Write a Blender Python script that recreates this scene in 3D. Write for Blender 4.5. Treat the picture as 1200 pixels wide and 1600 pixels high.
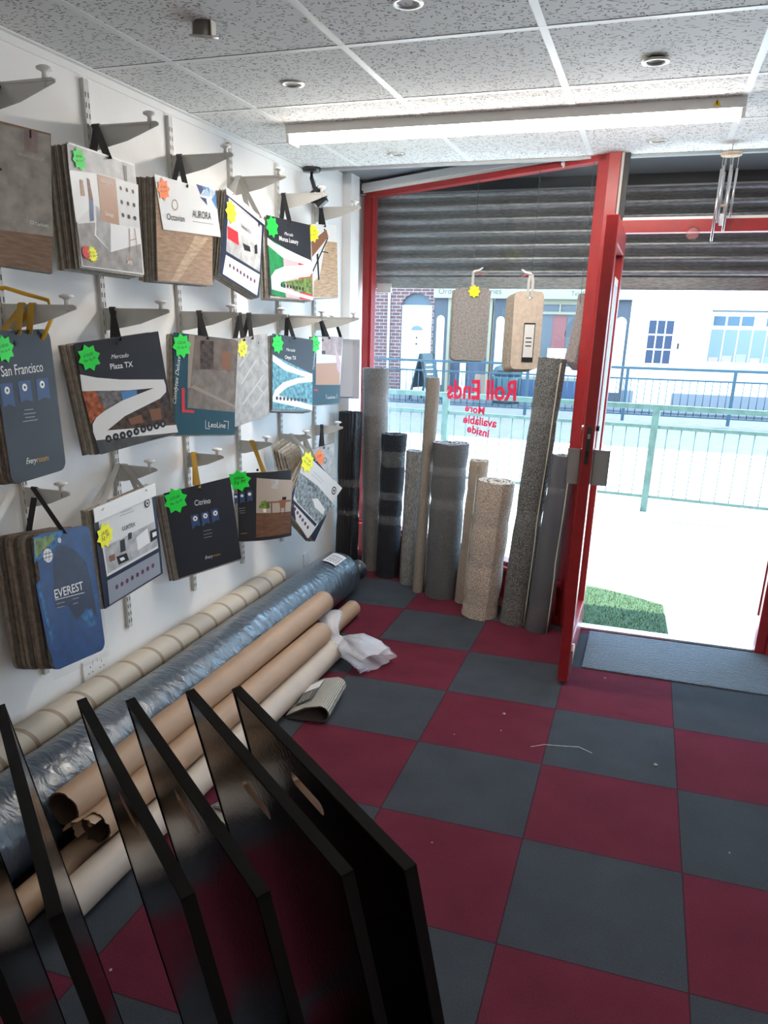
import bpy, bmesh, math, random
from mathutils import Vector, Matrix, noise
PI = math.pi
for o in list(bpy.data.objects): bpy.data.objects.remove(o, do_unlink=True)
COL = bpy.context.scene.collection
SC = bpy.context.scene

# ---------------------------------------------------------------- camera, sky, sun, exposure
cam = bpy.data.cameras.new('camera'); camo = bpy.data.objects.new('camera', cam); COL.objects.link(camo)
camR = Vector((0.94404798, 0.32916455, 0.02059382)); camU = Vector((-0.12418409, 0.29692655, 0.94679086)); camF = Vector((-0.30553514, 0.89637343, -0.32118991))
M = Matrix((camR, camU, -camF)).transposed().to_4x4(); M.translation = (0.2134, -2.2697, 1.6163)
camo.matrix_world = M
cam.sensor_fit = 'VERTICAL'; cam.sensor_height = 24.0; cam.lens = 1223.387 / 1600 * 24.0
cam.shift_x = 22.52 / 1600; cam.shift_y = 122.3 / 1600
cam.clip_start = 0.05; cam.clip_end = 200
SC.camera = camo
SC.view_settings.view_transform = 'Standard'; SC.view_settings.look = 'None'
SC.view_settings.gamma = 1; SC.view_settings.use_curve_mapping = False
SC.view_settings.exposure = 0.0
w = bpy.data.worlds.new('sky'); SC.world = w; w.use_nodes = True
bg = w.node_tree.nodes['Background']; bg.inputs[0].default_value = (0.48, 0.73, 1.0, 1); bg.inputs[1].default_value = 9.5
sl = bpy.data.lights.new('sun', 'SUN'); sl.energy = 16.0; sl.angle = 0.009; sl.color = (1.0, 0.95, 0.86)
so = bpy.data.objects.new('sun', sl); COL.objects.link(so)
so.rotation_euler = Vector((-0.40, -0.27, -0.88)).to_track_quat('-Z', 'Y').to_euler()
LAMP_POWER = 60.0       # emission of the fluorescent diffuser

# ---------------------------------------------------------------- materials
MATS = {}
def nodes(name):
    m = bpy.data.materials.new(name); m.use_nodes = True
    n = m.node_tree.nodes; return m, n, m.node_tree.links, n['Principled BSDF']
def mat(name, col=(.5, .5, .5), rough=.6, metal=0., spec=.5, var=0., vscale=8., bump=0., bscale=60., col2=None, stretch=None, coat=0., sheen=0.):
    if name in MATS: return MATS[name]
    m, n, l, p = nodes(name)
    p.inputs['Base Color'].default_value = (*col, 1); p.inputs['Roughness'].default_value = rough
    p.inputs['Metallic'].default_value = metal; p.inputs['Specular IOR Level'].default_value = spec
    p.inputs['Coat Weight'].default_value = coat; p.inputs['Sheen Weight'].default_value = sheen
    tc = n.new('ShaderNodeTexCoord'); mp = n.new('ShaderNodeMapping'); l.new(tc.outputs['Object'], mp.inputs[0])
    if stretch: mp.inputs['Scale'].default_value = stretch
    if var or col2:
        t = n.new('ShaderNodeTexNoise'); t.inputs['Scale'].default_value = vscale; t.inputs['Detail'].default_value = 5; l.new(mp.outputs[0], t.inputs[0])
        r = n.new('ShaderNodeValToRGB'); r.color_ramp.elements[0].position = .35; r.color_ramp.elements[1].position = .65
        c2 = col2 or tuple(max(0, c * (1 - var)) for c in col)
        r.color_ramp.elements[0].color = (*c2, 1); r.color_ramp.elements[1].color = (*[min(1, c * (1 + (0 if col2 else var))) for c in col], 1)
        l.new(t.outputs[0], r.inputs[0]); l.new(r.outputs[0], p.inputs['Base Color'])
    if bump:
        t = n.new('ShaderNodeTexNoise'); t.inputs['Scale'].default_value = bscale; t.inputs['Detail'].default_value = 4; l.new(mp.outputs[0], t.inputs[0])
        b = n.new('ShaderNodeBump'); b.inputs['Strength'].default_value = bump; b.inputs['Distance'].default_value = .01
        l.new(t.outputs[0], b.inputs['Height']); l.new(b.outputs[0], p.inputs['Normal'])
    MATS[name] = m; return m
def emit(name, col, s):
    if name in MATS: return MATS[name]
    m, n, l, p = nodes(name); p.inputs['Base Color'].default_value = (*col, 1)
    p.inputs['Emission Color'].default_value = (*col, 1); p.inputs['Emission Strength'].default_value = s
    MATS[name] = m; return m
def math_node(n, l, op, a, b=None, c=None):
    x = n.new('ShaderNodeMath'); x.operation = op
    for i, v in enumerate((a, b, c)):
        if v is None: continue
        if isinstance(v, (int, float)): x.inputs[i].default_value = v
        else: l.new(v, x.inputs[i])
    return x.outputs[0]
def sep(n, l, out):
    s = n.new('ShaderNodeSeparateXYZ'); l.new(out, s.inputs[0]); return s.outputs
def mixc(n, l, f, a, b):
    x = n.new('ShaderNodeMix'); x.data_type = 'RGBA'
    if isinstance(f, (int, float)): x.inputs[0].default_value = f
    else: l.new(f, x.inputs[0])
    for i, v in ((6, a), (7, b)):
        if isinstance(v, tuple): x.inputs[i].default_value = (*v, 1)
        else: l.new(v, x.inputs[i])
    return x.outputs[2]

def carpet_tile_floor():
    m, n, l, p = nodes('carpet_tiles'); tc = n.new('ShaderNodeTexCoord'); mp = n.new('ShaderNodeMapping')
    mp.inputs['Rotation'].default_value = (0, 0, -0.00675); l.new(tc.outputs['Object'], mp.inputs[0])
    s = sep(n, l, mp.outputs[0])
    fx = math_node(n, l, 'MULTIPLY', s[0], 2.0); fy = math_node(n, l, 'MULTIPLY', s[1], 2.0)
    ix = math_node(n, l, 'FLOOR', fx); iy = math_node(n, l, 'FLOOR', fy)
    par = math_node(n, l, 'FLOORED_MODULO', math_node(n, l, 'ADD', ix, iy), 2.0)
    t = n.new('ShaderNodeTexNoise'); t.inputs['Scale'].default_value = 260; t.inputs['Detail'].default_value = 3; l.new(tc.outputs['Object'], t.inputs[0])
    t2 = n.new('ShaderNodeTexNoise'); t2.inputs['Scale'].default_value = 5; t2.inputs['Detail'].default_value = 6; l.new(tc.outputs['Object'], t2.inputs[0])
    red = mixc(n, l, t.outputs[0], (.060, .0095, .017), (.150, .026, .046)); gray = mixc(n, l, t.outputs[0], (.021, .024, .029), (.072, .082, .096))
    c = mixc(n, l, par, red, gray)
    g = math_node(n, l, 'MULTIPLY_ADD', t2.outputs[0], .5, .75)
    sx = math_node(n, l, 'ABSOLUTE', math_node(n, l, 'SUBTRACT', math_node(n, l, 'FRACT', fx), .5)); sy = math_node(n, l, 'ABSOLUTE', math_node(n, l, 'SUBTRACT', math_node(n, l, 'FRACT', fy), .5))
    seam = math_node(n, l, 'GREATER_THAN', math_node(n, l, 'MAXIMUM', sx, sy), .4965)
    g = math_node(n, l, 'MULTIPLY', g, math_node(n, l, 'MULTIPLY_ADD', seam, -.55, 1.0))
    hm = n.new('ShaderNodeMix'); hm.data_type = 'RGBA'; hm.blend_type = 'MULTIPLY'; hm.inputs[0].default_value = 1
    l.new(c, hm.inputs[6]); cc = n.new('ShaderNodeCombineXYZ'); [l.new(g, cc.inputs[i]) for i in range(3)]; l.new(cc.outputs[0], hm.inputs[7])
    l.new(hm.outputs[2], p.inputs['Base Color']); p.inputs['Roughness'].default_value = 1.0; p.inputs['Specular IOR Level'].default_value = .08
    b = n.new('ShaderNodeBump'); b.inputs['Strength'].default_value = .5; b.inputs['Distance'].default_value = .004; l.new(t.outputs[0], b.inputs['Height']); l.new(b.outputs[0], p.inputs['Normal'])
    return m
def ceiling_tile_mat():
    m, n, l, p = nodes('fissured_ceiling_tile'); tc = n.new('ShaderNodeTexCoord')
    wn = n.new('ShaderNodeTexNoise'); wn.inputs['Scale'].default_value = 14; l.new(tc.outputs['Object'], wn.inputs[0])
    vm = n.new('ShaderNodeVectorMath'); vm.operation = 'MULTIPLY_ADD'; l.new(wn.outputs['Color'], vm.inputs[0]); vm.inputs[1].default_value = (.05, .05, 0); l.new(tc.outputs['Object'], vm.inputs[2])
    outs = []
    for rot, sc in ((.35, (32, 95, 1)), (-.5, (100, 36, 1)), (.8, (38, 120, 1))):
        mp = n.new('ShaderNodeMapping'); mp.inputs['Rotation'].default_value = (0, 0, rot); mp.inputs['Scale'].default_value = sc; l.new(vm.outputs[0], mp.inputs[0])
        v = n.new('ShaderNodeTexVoronoi'); v.voronoi_dimensions = '2D'; v.inputs['Scale'].default_value = 1; l.new(mp.outputs[0], v.inputs[0])
        near = math_node(n, l, 'LESS_THAN', v.outputs['Distance'], .22)
        rnd = math_node(n, l, 'LESS_THAN', sep(n, l, v.outputs['Color'])[0], .28)
        outs.append(math_node(n, l, 'MULTIPLY', near, rnd))
    h = math_node(n, l, 'MAXIMUM', math_node(n, l, 'MAXIMUM', outs[0], outs[1]), outs[2])
    c = mixc(n, l, h, (.76, .75, .73), (.26, .25, .24)); l.new(c, p.inputs['Base Color']); p.inputs['Roughness'].default_value = .9
    b = n.new('ShaderNodeBump'); b.invert = True; b.inputs['Strength'].default_value = .6; b.inputs['Distance'].default_value = .003; l.new(h, b.inputs['Height']); l.new(b.outputs[0], p.inputs['Normal'])
    return m
def glass_mat(name='window_glass', rg=.01):
    m, n, l, p = nodes(name); n.remove(p)
    o = n['Material Output']; t = n.new('ShaderNodeBsdfTransparent'); g = n.new('ShaderNodeBsdfGlossy'); g.inputs['Roughness'].default_value = rg
    t.inputs[0].default_value = (.95, .97, .97, 1)
    f = n.new('ShaderNodeFresnel'); f.inputs[0].default_value = 1.5 if rg < .1 else 1.12; x = n.new('ShaderNodeMixShader'); gg = n.new('ShaderNodeNewGeometry'); l.new(math_node(n, l, 'MULTIPLY', f.outputs[0], math_node(n, l, 'SUBTRACT', 1.0, gg.outputs['Backfacing'])), x.inputs[0]); l.new(t.outputs[0], x.inputs[1]); l.new(g.outputs[0], x.inputs[2]); l.new(x.outputs[0], o.inputs[0])
    return m
def film_mat(name, col, alpha, rough=.25):
    if name in MATS: return MATS[name]
    m, n, l, p = nodes(name); p.inputs['Base Color'].default_value = (*col, 1); p.inputs['Alpha'].default_value = alpha; p.inputs['Roughness'].default_value = rough
    t = n.new('ShaderNodeTexNoise'); t.inputs['Scale'].default_value = 55; b = n.new('ShaderNodeBump'); b.inputs['Strength'].default_value = .8; b.inputs['Distance'].default_value = .01
    tc = n.new('ShaderNodeTexCoord'); l.new(tc.outputs['Object'], t.inputs[0]); l.new(t.outputs[0], b.inputs['Height']); l.new(b.outputs[0], p.inputs['Normal'])
    MATS[name] = m; return m
def spiral_card():
    m, n, l, p = nodes('spiral_cardboard'); tc = n.new('ShaderNodeTexCoord'); s = sep(n, l, tc.outputs['Object'])
    a = math_node(n, l, 'MULTIPLY', math_node(n, l, 'ARCTAN2', s[0], s[1]), .5 / PI)
    ph = math_node(n, l, 'FRACT', math_node(n, l, 'ADD', math_node(n, l, 'MULTIPLY_ADD', s[2], 1 / .15, .45), a))
    seam = math_node(n, l, 'LESS_THAN', ph, .13)
    c = mixc(n, l, seam, (.50, .43, .34), (.30, .22, .155)); l.new(c, p.inputs['Base Color']); p.inputs['Roughness'].default_value = .55
    return m
def brick_mat():
    m, n, l, p = nodes('red_brick'); tc = n.new('ShaderNodeTexCoord'); mp = n.new('ShaderNodeMapping'); mp.inputs['Rotation'].default_value = (PI / 2, 0, 0); l.new(tc.outputs['Object'], mp.inputs[0])
    b = n.new('ShaderNodeTexBrick'); b.inputs['Scale'].default_value = 1; b.inputs['Brick Width'].default_value = .225; b.inputs['Row Height'].default_value = .085; b.inputs['Mortar Size'].default_value = .007
    b.inputs['Color1'].default_value = (.10, .032, .030, 1); b.inputs['Color2'].default_value = (.13, .05, .045, 1); b.inputs['Mortar'].default_value = (.3, .28, .27, 1)
    l.new(mp.outputs[0], b.inputs[0]); l.new(b.outputs[0], p.inputs['Base Color']); p.inputs['Roughness'].default_value = .85
    return m
def ribbed(name, col, axis, freq, rough=.7, strength=.8):
    m, n, l, p = nodes(name); tc = n.new('ShaderNodeTexCoord'); s = sep(n, l, tc.outputs['Object'])
    t = n.new('ShaderNodeTexNoise'); t.inputs['Scale'].default_value = 40; l.new(tc.outputs['Object'], t.inputs[0])
    w_ = math_node(n, l, 'SINE', math_node(n, l, 'ADD', math_node(n, l, 'MULTIPLY', s[axis], freq), math_node(n, l, 'MULTIPLY', t.outputs[0], 3.5)))
    c = mixc(n, l, math_node(n, l, 'MULTIPLY_ADD', w_, .5, .5), tuple(x * .35 for x in col), col); l.new(c, p.inputs['Base Color']); p.inputs['Roughness'].default_value = rough
    b = n.new('ShaderNodeBump'); b.inputs['Strength'].default_value = strength; b.inputs['Distance'].default_value = .006; l.new(w_, b.inputs['Height']); l.new(b.outputs[0], p.inputs['Normal'])
    MATS[name] = m; return m

wall_m = mat('white_wall_paint', (.82, .81, .795), .55, var=.03, vscale=3, bump=.08, bscale=25)
white_m = mat('white_gloss', (.78, .77, .75), .3)
offwhite = mat('aged_white_metal', (.55, .54, .51), .4)
red_m = mat('red_gloss_paint', (.31, .018, .020), .34, var=.08, vscale=20, bump=.05, bscale=30)
steel = mat('steel', (.55, .56, .57), .3, metal=.9)
alu = mat('dull_aluminium', (.32, .33, .34), .45, metal=.6)
black_m = mat('black', (.012, .012, .014), .5)
blackgloss = mat('black_plastic', (.015, .015, .017), .3)
soffit_m = mat('dark_grey_soffit', (.16, .17, .19), .6)
shut_m = mat('galvanised_shutter', (.30, .30, .305), .36, metal=.6, var=.25, vscale=30, stretch=(1, 1, 6))
glass_m = glass_mat()
PAL = dict(white=(.80, .80, .79), paperpale=(.70, .70, .69), roomgray=(.42, .42, .42), floorgray=(.33, .31, .29), tan=(.46, .26, .17), brownred=(.16, .05, .04), jeans=(.08, .13, .25),
  charcoal=(.02, .021, .026), black=(.01, .01, .012), pot=(.42, .25, .16), woodtan=(.36, .23, .14), woodlight=(.48, .34, .22), woodpale=(.30, .19, .13), lino=(.40, .37, .33), mauve=(.36, .27, .26), paleprint=(.60, .57, .53),
  navyblue=(.04, .07, .20), blue=(.10, .25, .52), paleblue=(.45, .58, .72), grayprint=(.35, .36, .38), navy=(.018, .024, .055), red=(.58, .03, .04), purple=(.14, .05, .10), green=(.02, .22, .07),
  pink=(.55, .40, .43), slate=(.024, .026, .034), grass=(.14, .22, .05), brownleather=(.24, .11, .06), ribbon=(.045, .085, .20), gold=(.62, .33, .05), orangebrick=(.38, .10, .04), buildgray=(.16, .15, .15),
  nightbrown=(.07, .045, .035), nightgray=(.09, .09, .09), hallbrown=(.17, .13, .105), hallfloor=(.20, .17, .145), hallpale=(.30, .25, .21), lineprint=(.52, .51, .50), marble=(.10, .30, .38), marble2=(.25, .29, .31),
  skyblue=(.015, .12, .30), mountain=(.004, .016, .055), deepblue=(.006, .055, .19), steel=(.6, .6, .6), paleslate=(.28, .31, .36), wallbeige=(.42, .36, .30), woodbrown=(.15, .075, .045), teal=(.008, .065, .10), grayvinyl=(.36, .35, .33))
NOISY = {'woodtan', 'woodlight', 'woodpale', 'lino', 'floorgray', 'orangebrick', 'buildgray', 'nightbrown', 'nightgray', 'hallbrown', 'hallfloor', 'marble', 'marble2', 'skyblue', 'mountain', 'deepblue', 'woodbrown', 'grass', 'grayvinyl', 'roomgray', 'green', 'mauve'}
def print_mat(k):
    big = k in ('marble', 'nightbrown', 'marble2', 'skyblue', 'orangebrick', 'buildgray', 'grass')
    return mat('print_' + k, PAL[k], .38, spec=.3, var=(.55 if big else .22) if k in NOISY else 0, vscale=45 if big else 22, stretch=(1, 5, 1) if k.startswith('wood') else None)
STICK = dict(green=(.01, .78, .06), orange=(1., .22, .04), yellow=(.95, .92, .02), red=(.7, .02, .02))

# ---------------------------------------------------------------- mesh building
class MB:
    def __init__(s): s.v = []; s.f = []; s.m = []; s.mats = []; s.sm = []
    def mi(s, m):
        if m not in s.mats: s.mats.append(m)
        return s.mats.index(m)
    def add(s, vs, fs, m, smooth=False, T=None):
        b = len(s.v); k = s.mi(m)
        if T and T.to_3x3().determinant() < 0: fs = [tuple(reversed(f)) for f in fs]
        s.v += [tuple(T @ Vector(v)) if T else tuple(v) for v in vs]
        for f in fs: s.f.append([b + i for i in f]); s.m.append(k); s.sm.append(smooth)
        return s
    def box(s, a, b, m, T=None, bev=0.):
        (x0, y0, z0), (x1, y1, z1) = a, b
        if bev > 0:
            bm = bmesh.new(); vs = [bm.verts.new(p) for p in ((x0, y0, z0), (x1, y0, z0), (x1, y1, z0), (x0, y1, z0), (x0, y0, z1), (x1, y0, z1), (x1, y1, z1), (x0, y1, z1))]
            for q in ((0, 3, 2, 1), (4, 5, 6, 7), (0, 1, 5, 4), (1, 2, 6, 5), (2, 3, 7, 6), (3, 0, 4, 7)): bm.faces.new([vs[i] for i in q])
            bmesh.ops.bevel(bm, geom=list(bm.edges), offset=bev, segments=2, affect='EDGES', profile=.7)
            bm.verts.index_update(); s.add([v.co[:] for v in bm.verts], [[v.index for v in f.verts] for f in bm.faces], m, False, T); bm.free(); return s
        return s.add([(x0, y0, z0), (x1, y0, z0), (x1, y1, z0), (x0, y1, z0), (x0, y0, z1), (x1, y0, z1), (x1, y1, z1), (x0, y1, z1)],
                     [(0, 3, 2, 1), (4, 5, 6, 7), (0, 1, 5, 4), (1, 2, 6, 5), (2, 3, 7, 6), (3, 0, 4, 7)], m, False, T)
    def prism(s, pts, z0, z1, m, T=None, smooth=False):
        """pts: outline in xy, extruded from z0 to z1"""
        a = sum(pts[i][0] * pts[(i + 1) % len(pts)][1] - pts[(i + 1) % len(pts)][0] * pts[i][1] for i in range(len(pts)))
        if a < 0: pts = pts[::-1]
        n = len(pts)
        vs = [(p[0], p[1], z0) for p in pts] + [(p[0], p[1], z1) for p in pts]
        return s.add(vs, [tuple(range(n - 1, -1, -1)), tuple(range(n, 2 * n))] + [(i, (i + 1) % n, n + (i + 1) % n, n + i) for i in range(n)], m, smooth, T)
    def flat(s, pts, z, m, T=None):
        a = sum(pts[i][0] * pts[(i + 1) % len(pts)][1] - pts[(i + 1) % len(pts)][0] * pts[i][1] for i in range(len(pts)))
        if a < 0: pts = pts[::-1]
        return s.add([(p[0], p[1], z) for p in pts], [tuple(range(len(pts)))], m, False, T)
    def lathe(s, prof, m, seg=32, T=None, smooth=True, closed=False):
        """prof: (r, z) list, turned round z"""
        vs = []; fs = []; n = len(prof)
        for k in range(seg):
            a = 2 * PI * k / seg
            vs += [(r * math.cos(a), r * math.sin(a), z) for r, z in prof]
        for k in range(seg):
            k2 = (k + 1) % seg
            for i in range(n - 1 + (1 if closed else 0)):
                i2 = (i + 1) % n
                fs.append((k * n + i, k2 * n + i, k2 * n + i2, k * n + i2))
        return s.add(vs, fs, m, smooth, T)
    def cyl(s, p, q, r, m, seg=12, r2=None, smooth=True):
        p = Vector(p); q = Vector(q); d = q - p; T = Matrix.Translation(p) @ d.to_track_quat('Z', 'Y').to_matrix().to_4x4(); L = d.length; r2 = r if r2 is None else r2
        return s.lathe([(0, 0), (r, 0), (r2, L), (0, L)], m, seg, T, smooth)
    def tube(s, pts, r, m, seg=8):
        pts = [Vector(p) for p in pts]; rings = []
        for i, p in enumerate(pts):
            d = (pts[min(i + 1, len(pts) - 1)] - pts[max(i - 1, 0)]).normalized(); Q = d.to_track_quat('Z', 'Y')
            rr = r[i] if isinstance(r, (list, tuple)) else r
            rings.append([p + Q @ Vector((rr * math.cos(2 * PI * k / seg), rr * math.sin(2 * PI * k / seg), 0)) for k in range(seg)])
        vs = [v[:] for ring in rings for v in ring]; fs = []
        for i in range(len(pts) - 1):
            for k in range(seg): fs.append((i * seg + k, i * seg + (k + 1) % seg, (i + 1) * seg + (k + 1) % seg, (i + 1) * seg + k))
        fs.append(tuple(range(seg - 1, -1, -1))); fs.append(tuple(range(len(vs) - seg, len(vs))))
        return s.add(vs, fs, m, True)
    def ribbon(s, pts, wd, w_, m, th=.0012):
        """flat band through pts, wide along wd"""
        wd = Vector(wd).normalized(); pts = [Vector(p) for p in pts]; vs = []
        for i, p in enumerate(pts):
            d = (pts[min(i + 1, len(pts) - 1)] - pts[max(i - 1, 0)]).normalized(); nn = d.cross(wd).normalized() * th / 2
            vs += [p - wd * w_ / 2 - nn, p + wd * w_ / 2 - nn, p + wd * w_ / 2 + nn, p - wd * w_ / 2 + nn]
        fs = []
        for i in range(len(pts) - 1):
            for k in range(4): fs.append((i * 4 + k, i * 4 + (k + 1) % 4, i * 4 + 4 + (k + 1) % 4, i * 4 + 4 + k))
        fs += [(3, 2, 1, 0), tuple(len(vs) - 4 + i for i in range(4))]
        return s.add([v[:] for v in vs], fs, m, False)
    def text(s, st, p0, p1, z, m, T=None, bold=0., shear=0., sy=1., depth=0.):
        """text fitted between p0 and p1 (vertical middle line) in the xy plane at height z"""
        vs, fs = glyphs(st, bold, shear, depth)
        xs = [v[0] for v in vs]; ys = [v[1] for v in vs]; x0, x1 = min(xs), max(xs); y0, y1 = min(ys), max(ys)
        d = Vector((p1[0] - p0[0], p1[1] - p0[1])); k = d.length / (x1 - x0); d.normalize(); e = Vector((-d.y, d.x))
        out = []
        for v in vs:
            a = (v[0] - x0) * k; b = (v[1] - (y0 + y1) / 2) * k * sy
            out.append((p0[0] + d.x * a + e.x * b, p0[1] + d.y * a + e.y * b, z + v[2]))
        return s.add(out, fs, m, False, T)
    def build(s, name, parent=None, loc=None, warp=None, M=None):
        me = bpy.data.meshes.new(name)
        vs = s.v
        if loc: vs = [(v[0] - loc[0], v[1] - loc[1], v[2] - loc[2]) for v in vs]
        if warp: vs = [warp(v) for v in vs]
        me.from_pydata(vs, [], s.f); me.update()
        for m in s.mats: me.materials.append(m)
        me.polygons.foreach_set('material_index', s.m); me.polygons.foreach_set('use_smooth', s.sm); me.update()
        o = bpy.data.objects.new(name, me); COL.objects.link(o)
        if loc: o.location = loc
        if M is not None: o.matrix_world = M
        if parent is not None: o.parent = parent
        return o
_G = {}
def glyphs(st, bold, shear, depth):
    k = (st, bold, shear, depth)
    if k in _G: return _G[k]
    c = bpy.data.curves.new('glyphs', 'FONT'); c.body = st; c.size = 1; c.offset = bold; c.shear = shear; c.extrude = depth; c.resolution_u = 3
    o = bpy.data.objects.new('glyphs', c); COL.objects.link(o)
    me = bpy.data.meshes.new_from_object(o.evaluated_get(bpy.context.evaluated_depsgraph_get()))
    vs = [v.co[:] for v in me.vertices]; fs = [tuple(p.vertices) for p in me.polygons]
    bpy.data.objects.remove(o); bpy.data.curves.remove(c); bpy.data.meshes.remove(me)
    _G[k] = (vs, fs); return _G[k]
def tag(o, label=None, cat=None, group=None, kind=None):
    if label: o['label'] = label
    if cat: o['category'] = cat
    if group: o['group'] = group
    if kind: o['kind'] = kind
    return o
def thing(name, label, cat, loc=(0, 0, 0), rotz=0., group=None, M=None):
    o = bpy.data.objects.new(name, None); COL.objects.link(o); o.empty_display_size = .05
    if M is not None: o.matrix_world = M
    else: o.location = loc; o.rotation_euler = (0, 0, rotz)
    return tag(o, label, cat, group)
def struct(name, mb, **k): return tag(mb.build(name, **k), kind='structure')
def copy_tree(o, parent=None):
    c = o.copy(); COL.objects.link(c); c.parent = parent
    for ch in [x for x in bpy.data.objects if x.parent == o]: copy_tree(ch, c)
    return c
def circle(cx, cy, r, n=20, a0=0.): return [(cx + r * math.cos(a0 + 2 * PI * i / n), cy + r * math.sin(a0 + 2 * PI * i / n)) for i in range(n)]
def rrect(w_, h, r, n=6):
    out = []
    for cx, cy, a in ((w_ / 2 - r, h / 2 - r, 0), (-w_ / 2 + r, h / 2 - r, PI / 2), (-w_ / 2 + r, -h / 2 + r, PI), (w_ / 2 - r, -h / 2 + r, 3 * PI / 2)):
        out += [(cx + r * math.cos(a + PI / 2 * i / n), cy + r * math.sin(a + PI / 2 * i / n)) for i in range(n + 1)]
    return out

# ---------------------------------------------------------------- the room
WX = -1.71; H = 2.413; YD = 2.07; YC = 2.12
PL = Vector((-1.66, 3.01)); PR = Vector((-0.10, 2.095))     # the slanting shop window, left and right ends
WD = (PL - PR).normalized(); WN = Vector((-WD.y, WD.x)); WN = WN if WN.y < 0 else -WN       # WN points into the shop
WL = (PL - PR).length
def win_T(off=0.):      # x runs along the window from its right end, z up, y outwards
    m = Matrix(((WD.x, -WN.x, 0, PR.x + WN.x * off), (WD.y, -WN.y, 0, PR.y + WN.y * off), (0, 0, 1, 0), (0, 0, 0, 1)))
    return m
mb = MB(); mb.prism([(-1.80, -4.6), (2.5, -4.6), (2.5, YD), (-.05, YD), (-.10, 2.13), (-1.70, 3.06), (-1.80, 3.06)], -.06, 0, carpet_tile_floor()); struct('floor', mb)
mb = MB(); mb.box((-1.80, -4.6, H), (2.5, YC, H + .05), ceiling_tile_mat()); struct('ceiling', mb)
mb = MB(); mb.box((-1.95, -4.6, -.1), (WX, 3.16, 2.56), wall_m); struct('wall_left', mb)
mb = MB(); mb.box((2.4, -4.6, -.1), (2.55, 3.16, 2.56), wall_m); struct('wall_right', mb)
mb = MB(); mb.box((-1.95, -4.75, -.1), (2.55, -4.6, 2.56), wall_m); struct('wall_back', mb)
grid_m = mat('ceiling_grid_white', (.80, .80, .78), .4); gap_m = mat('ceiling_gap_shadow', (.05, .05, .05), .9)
k = 0
mb = MB()
for i in range(-1, 8):
    x = -1.392 + .6 * i
    if x > WX + .03 and x < 2.4: mb.box((x - .012, -4.6, H - .0012), (x + .012, YC, H + .004), grid_m)
for j in range(-8, 3):
    y = .318 + .6 * j
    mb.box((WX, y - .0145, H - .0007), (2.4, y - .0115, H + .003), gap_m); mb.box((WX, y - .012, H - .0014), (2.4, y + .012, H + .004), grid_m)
struct('trim_1', mb)
mb = MB(); mb.box((WX, -4.6, H - .028), (WX + .004, 2.09, H), grid_m); mb.box((WX, -4.6, H - .004), (WX + .022, 2.09, H), grid_m); struct('trim_2', mb)
mb = MB(); mb.box((-1.68, YC - .005, H - .012), (2.4, YC + .025, H + .01), alu); mb.box((-1.68, YC + .004, H + .008), (2.4, YC + .018, H + .07), alu); struct('trim_3', mb)
mb = MB(); mb.box((-1.95, YC - .3, 2.485), (2.5, 3.16, 2.56), soffit_m); struct('ceiling_soffit', mb)
mb = MB(); mb.box((WX, 2.70, 0), (-1.655, 2.85, 2.485), wall_m); struct('trim_4', mb)          # boxed-in pipe in the corner
mb = MB(); mb.box((-1.95, 2.85, 0), (WX + .012, 3.16, 2.485), wall_m); struct('trim_5', mb)

mb = MB(); mb.prism([(-1.70, 3.10), (-.10, 2.16), (2.4, 2.13), (2.4, 3.06), (-1.70, 3.10)][:4], 2.468, 2.484, mat('dark_exterior_soffit', (.035, .036, .04), .5)); mb.box((-1.70, 2.98, 2.40), (2.4, 3.0, 2.47), MATS['dark_exterior_soffit']); mb.box((-1.70, 2.975, 2.40), (2.4, 2.98, 2.41), alu); struct('trim_10', mb)

# slanting shop window: frame, glass, panelled stall riser
T = win_T()
mb = MB()
mb.box((-.02, -.03, 0), (.045, .035, 2.485), red_m, T, .004)
struct('door_1_post', mb)
mb = MB()
mb.box((.0, -.03, 2.385), (WL, .035, 2.428), red_m, T, .003); mb.box((WL - .065, -.03, .25), (WL, .035, 2.40), red_m, T, .003)
mb.box((.0, -.04, .25), (WL, .05, .285), red_m, T, .003); mb.box((.04, -.018, .285), (.055, .0, 2.385), red_m, T); mb.box((WL - .08, -.018, .285), (WL - .065, .0, 2.385), red_m, T)
win = struct('window_1', mb)
mb = MB(); mb.box((.045, -.003, .28), (WL - .065, .003, 2.39), glass_m, T); mb.build('glass_pane', win)
mb = MB(); mb.box((0, -.05, 2.428), (WL, .02, 2.468), white_m, T, .003); mb.box((0, -.035, 2.415), (WL, -.02, 2.432), white_m, T); struct('trim_6', mb)
mb = MB(); mb.box((0, -.03, 0), (WL, .03, .25), red_m, T)
for a in range(4):
    x0 = .03 + a * .44
    mb.box((x0, -.045, .045), (x0 + .05, -.03, .235), red_m, T, .003)
mb.box((0, -.045, .0), (WL, -.03, .05), red_m, T, .003); mb.box((0, -.045, .215), (WL, -.03, .25), red_m, T, .003); mb.box((0, -.075, .235), (WL, -.03, .262), red_m, T, .004)
struct('wall_stall_riser', mb)
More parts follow.
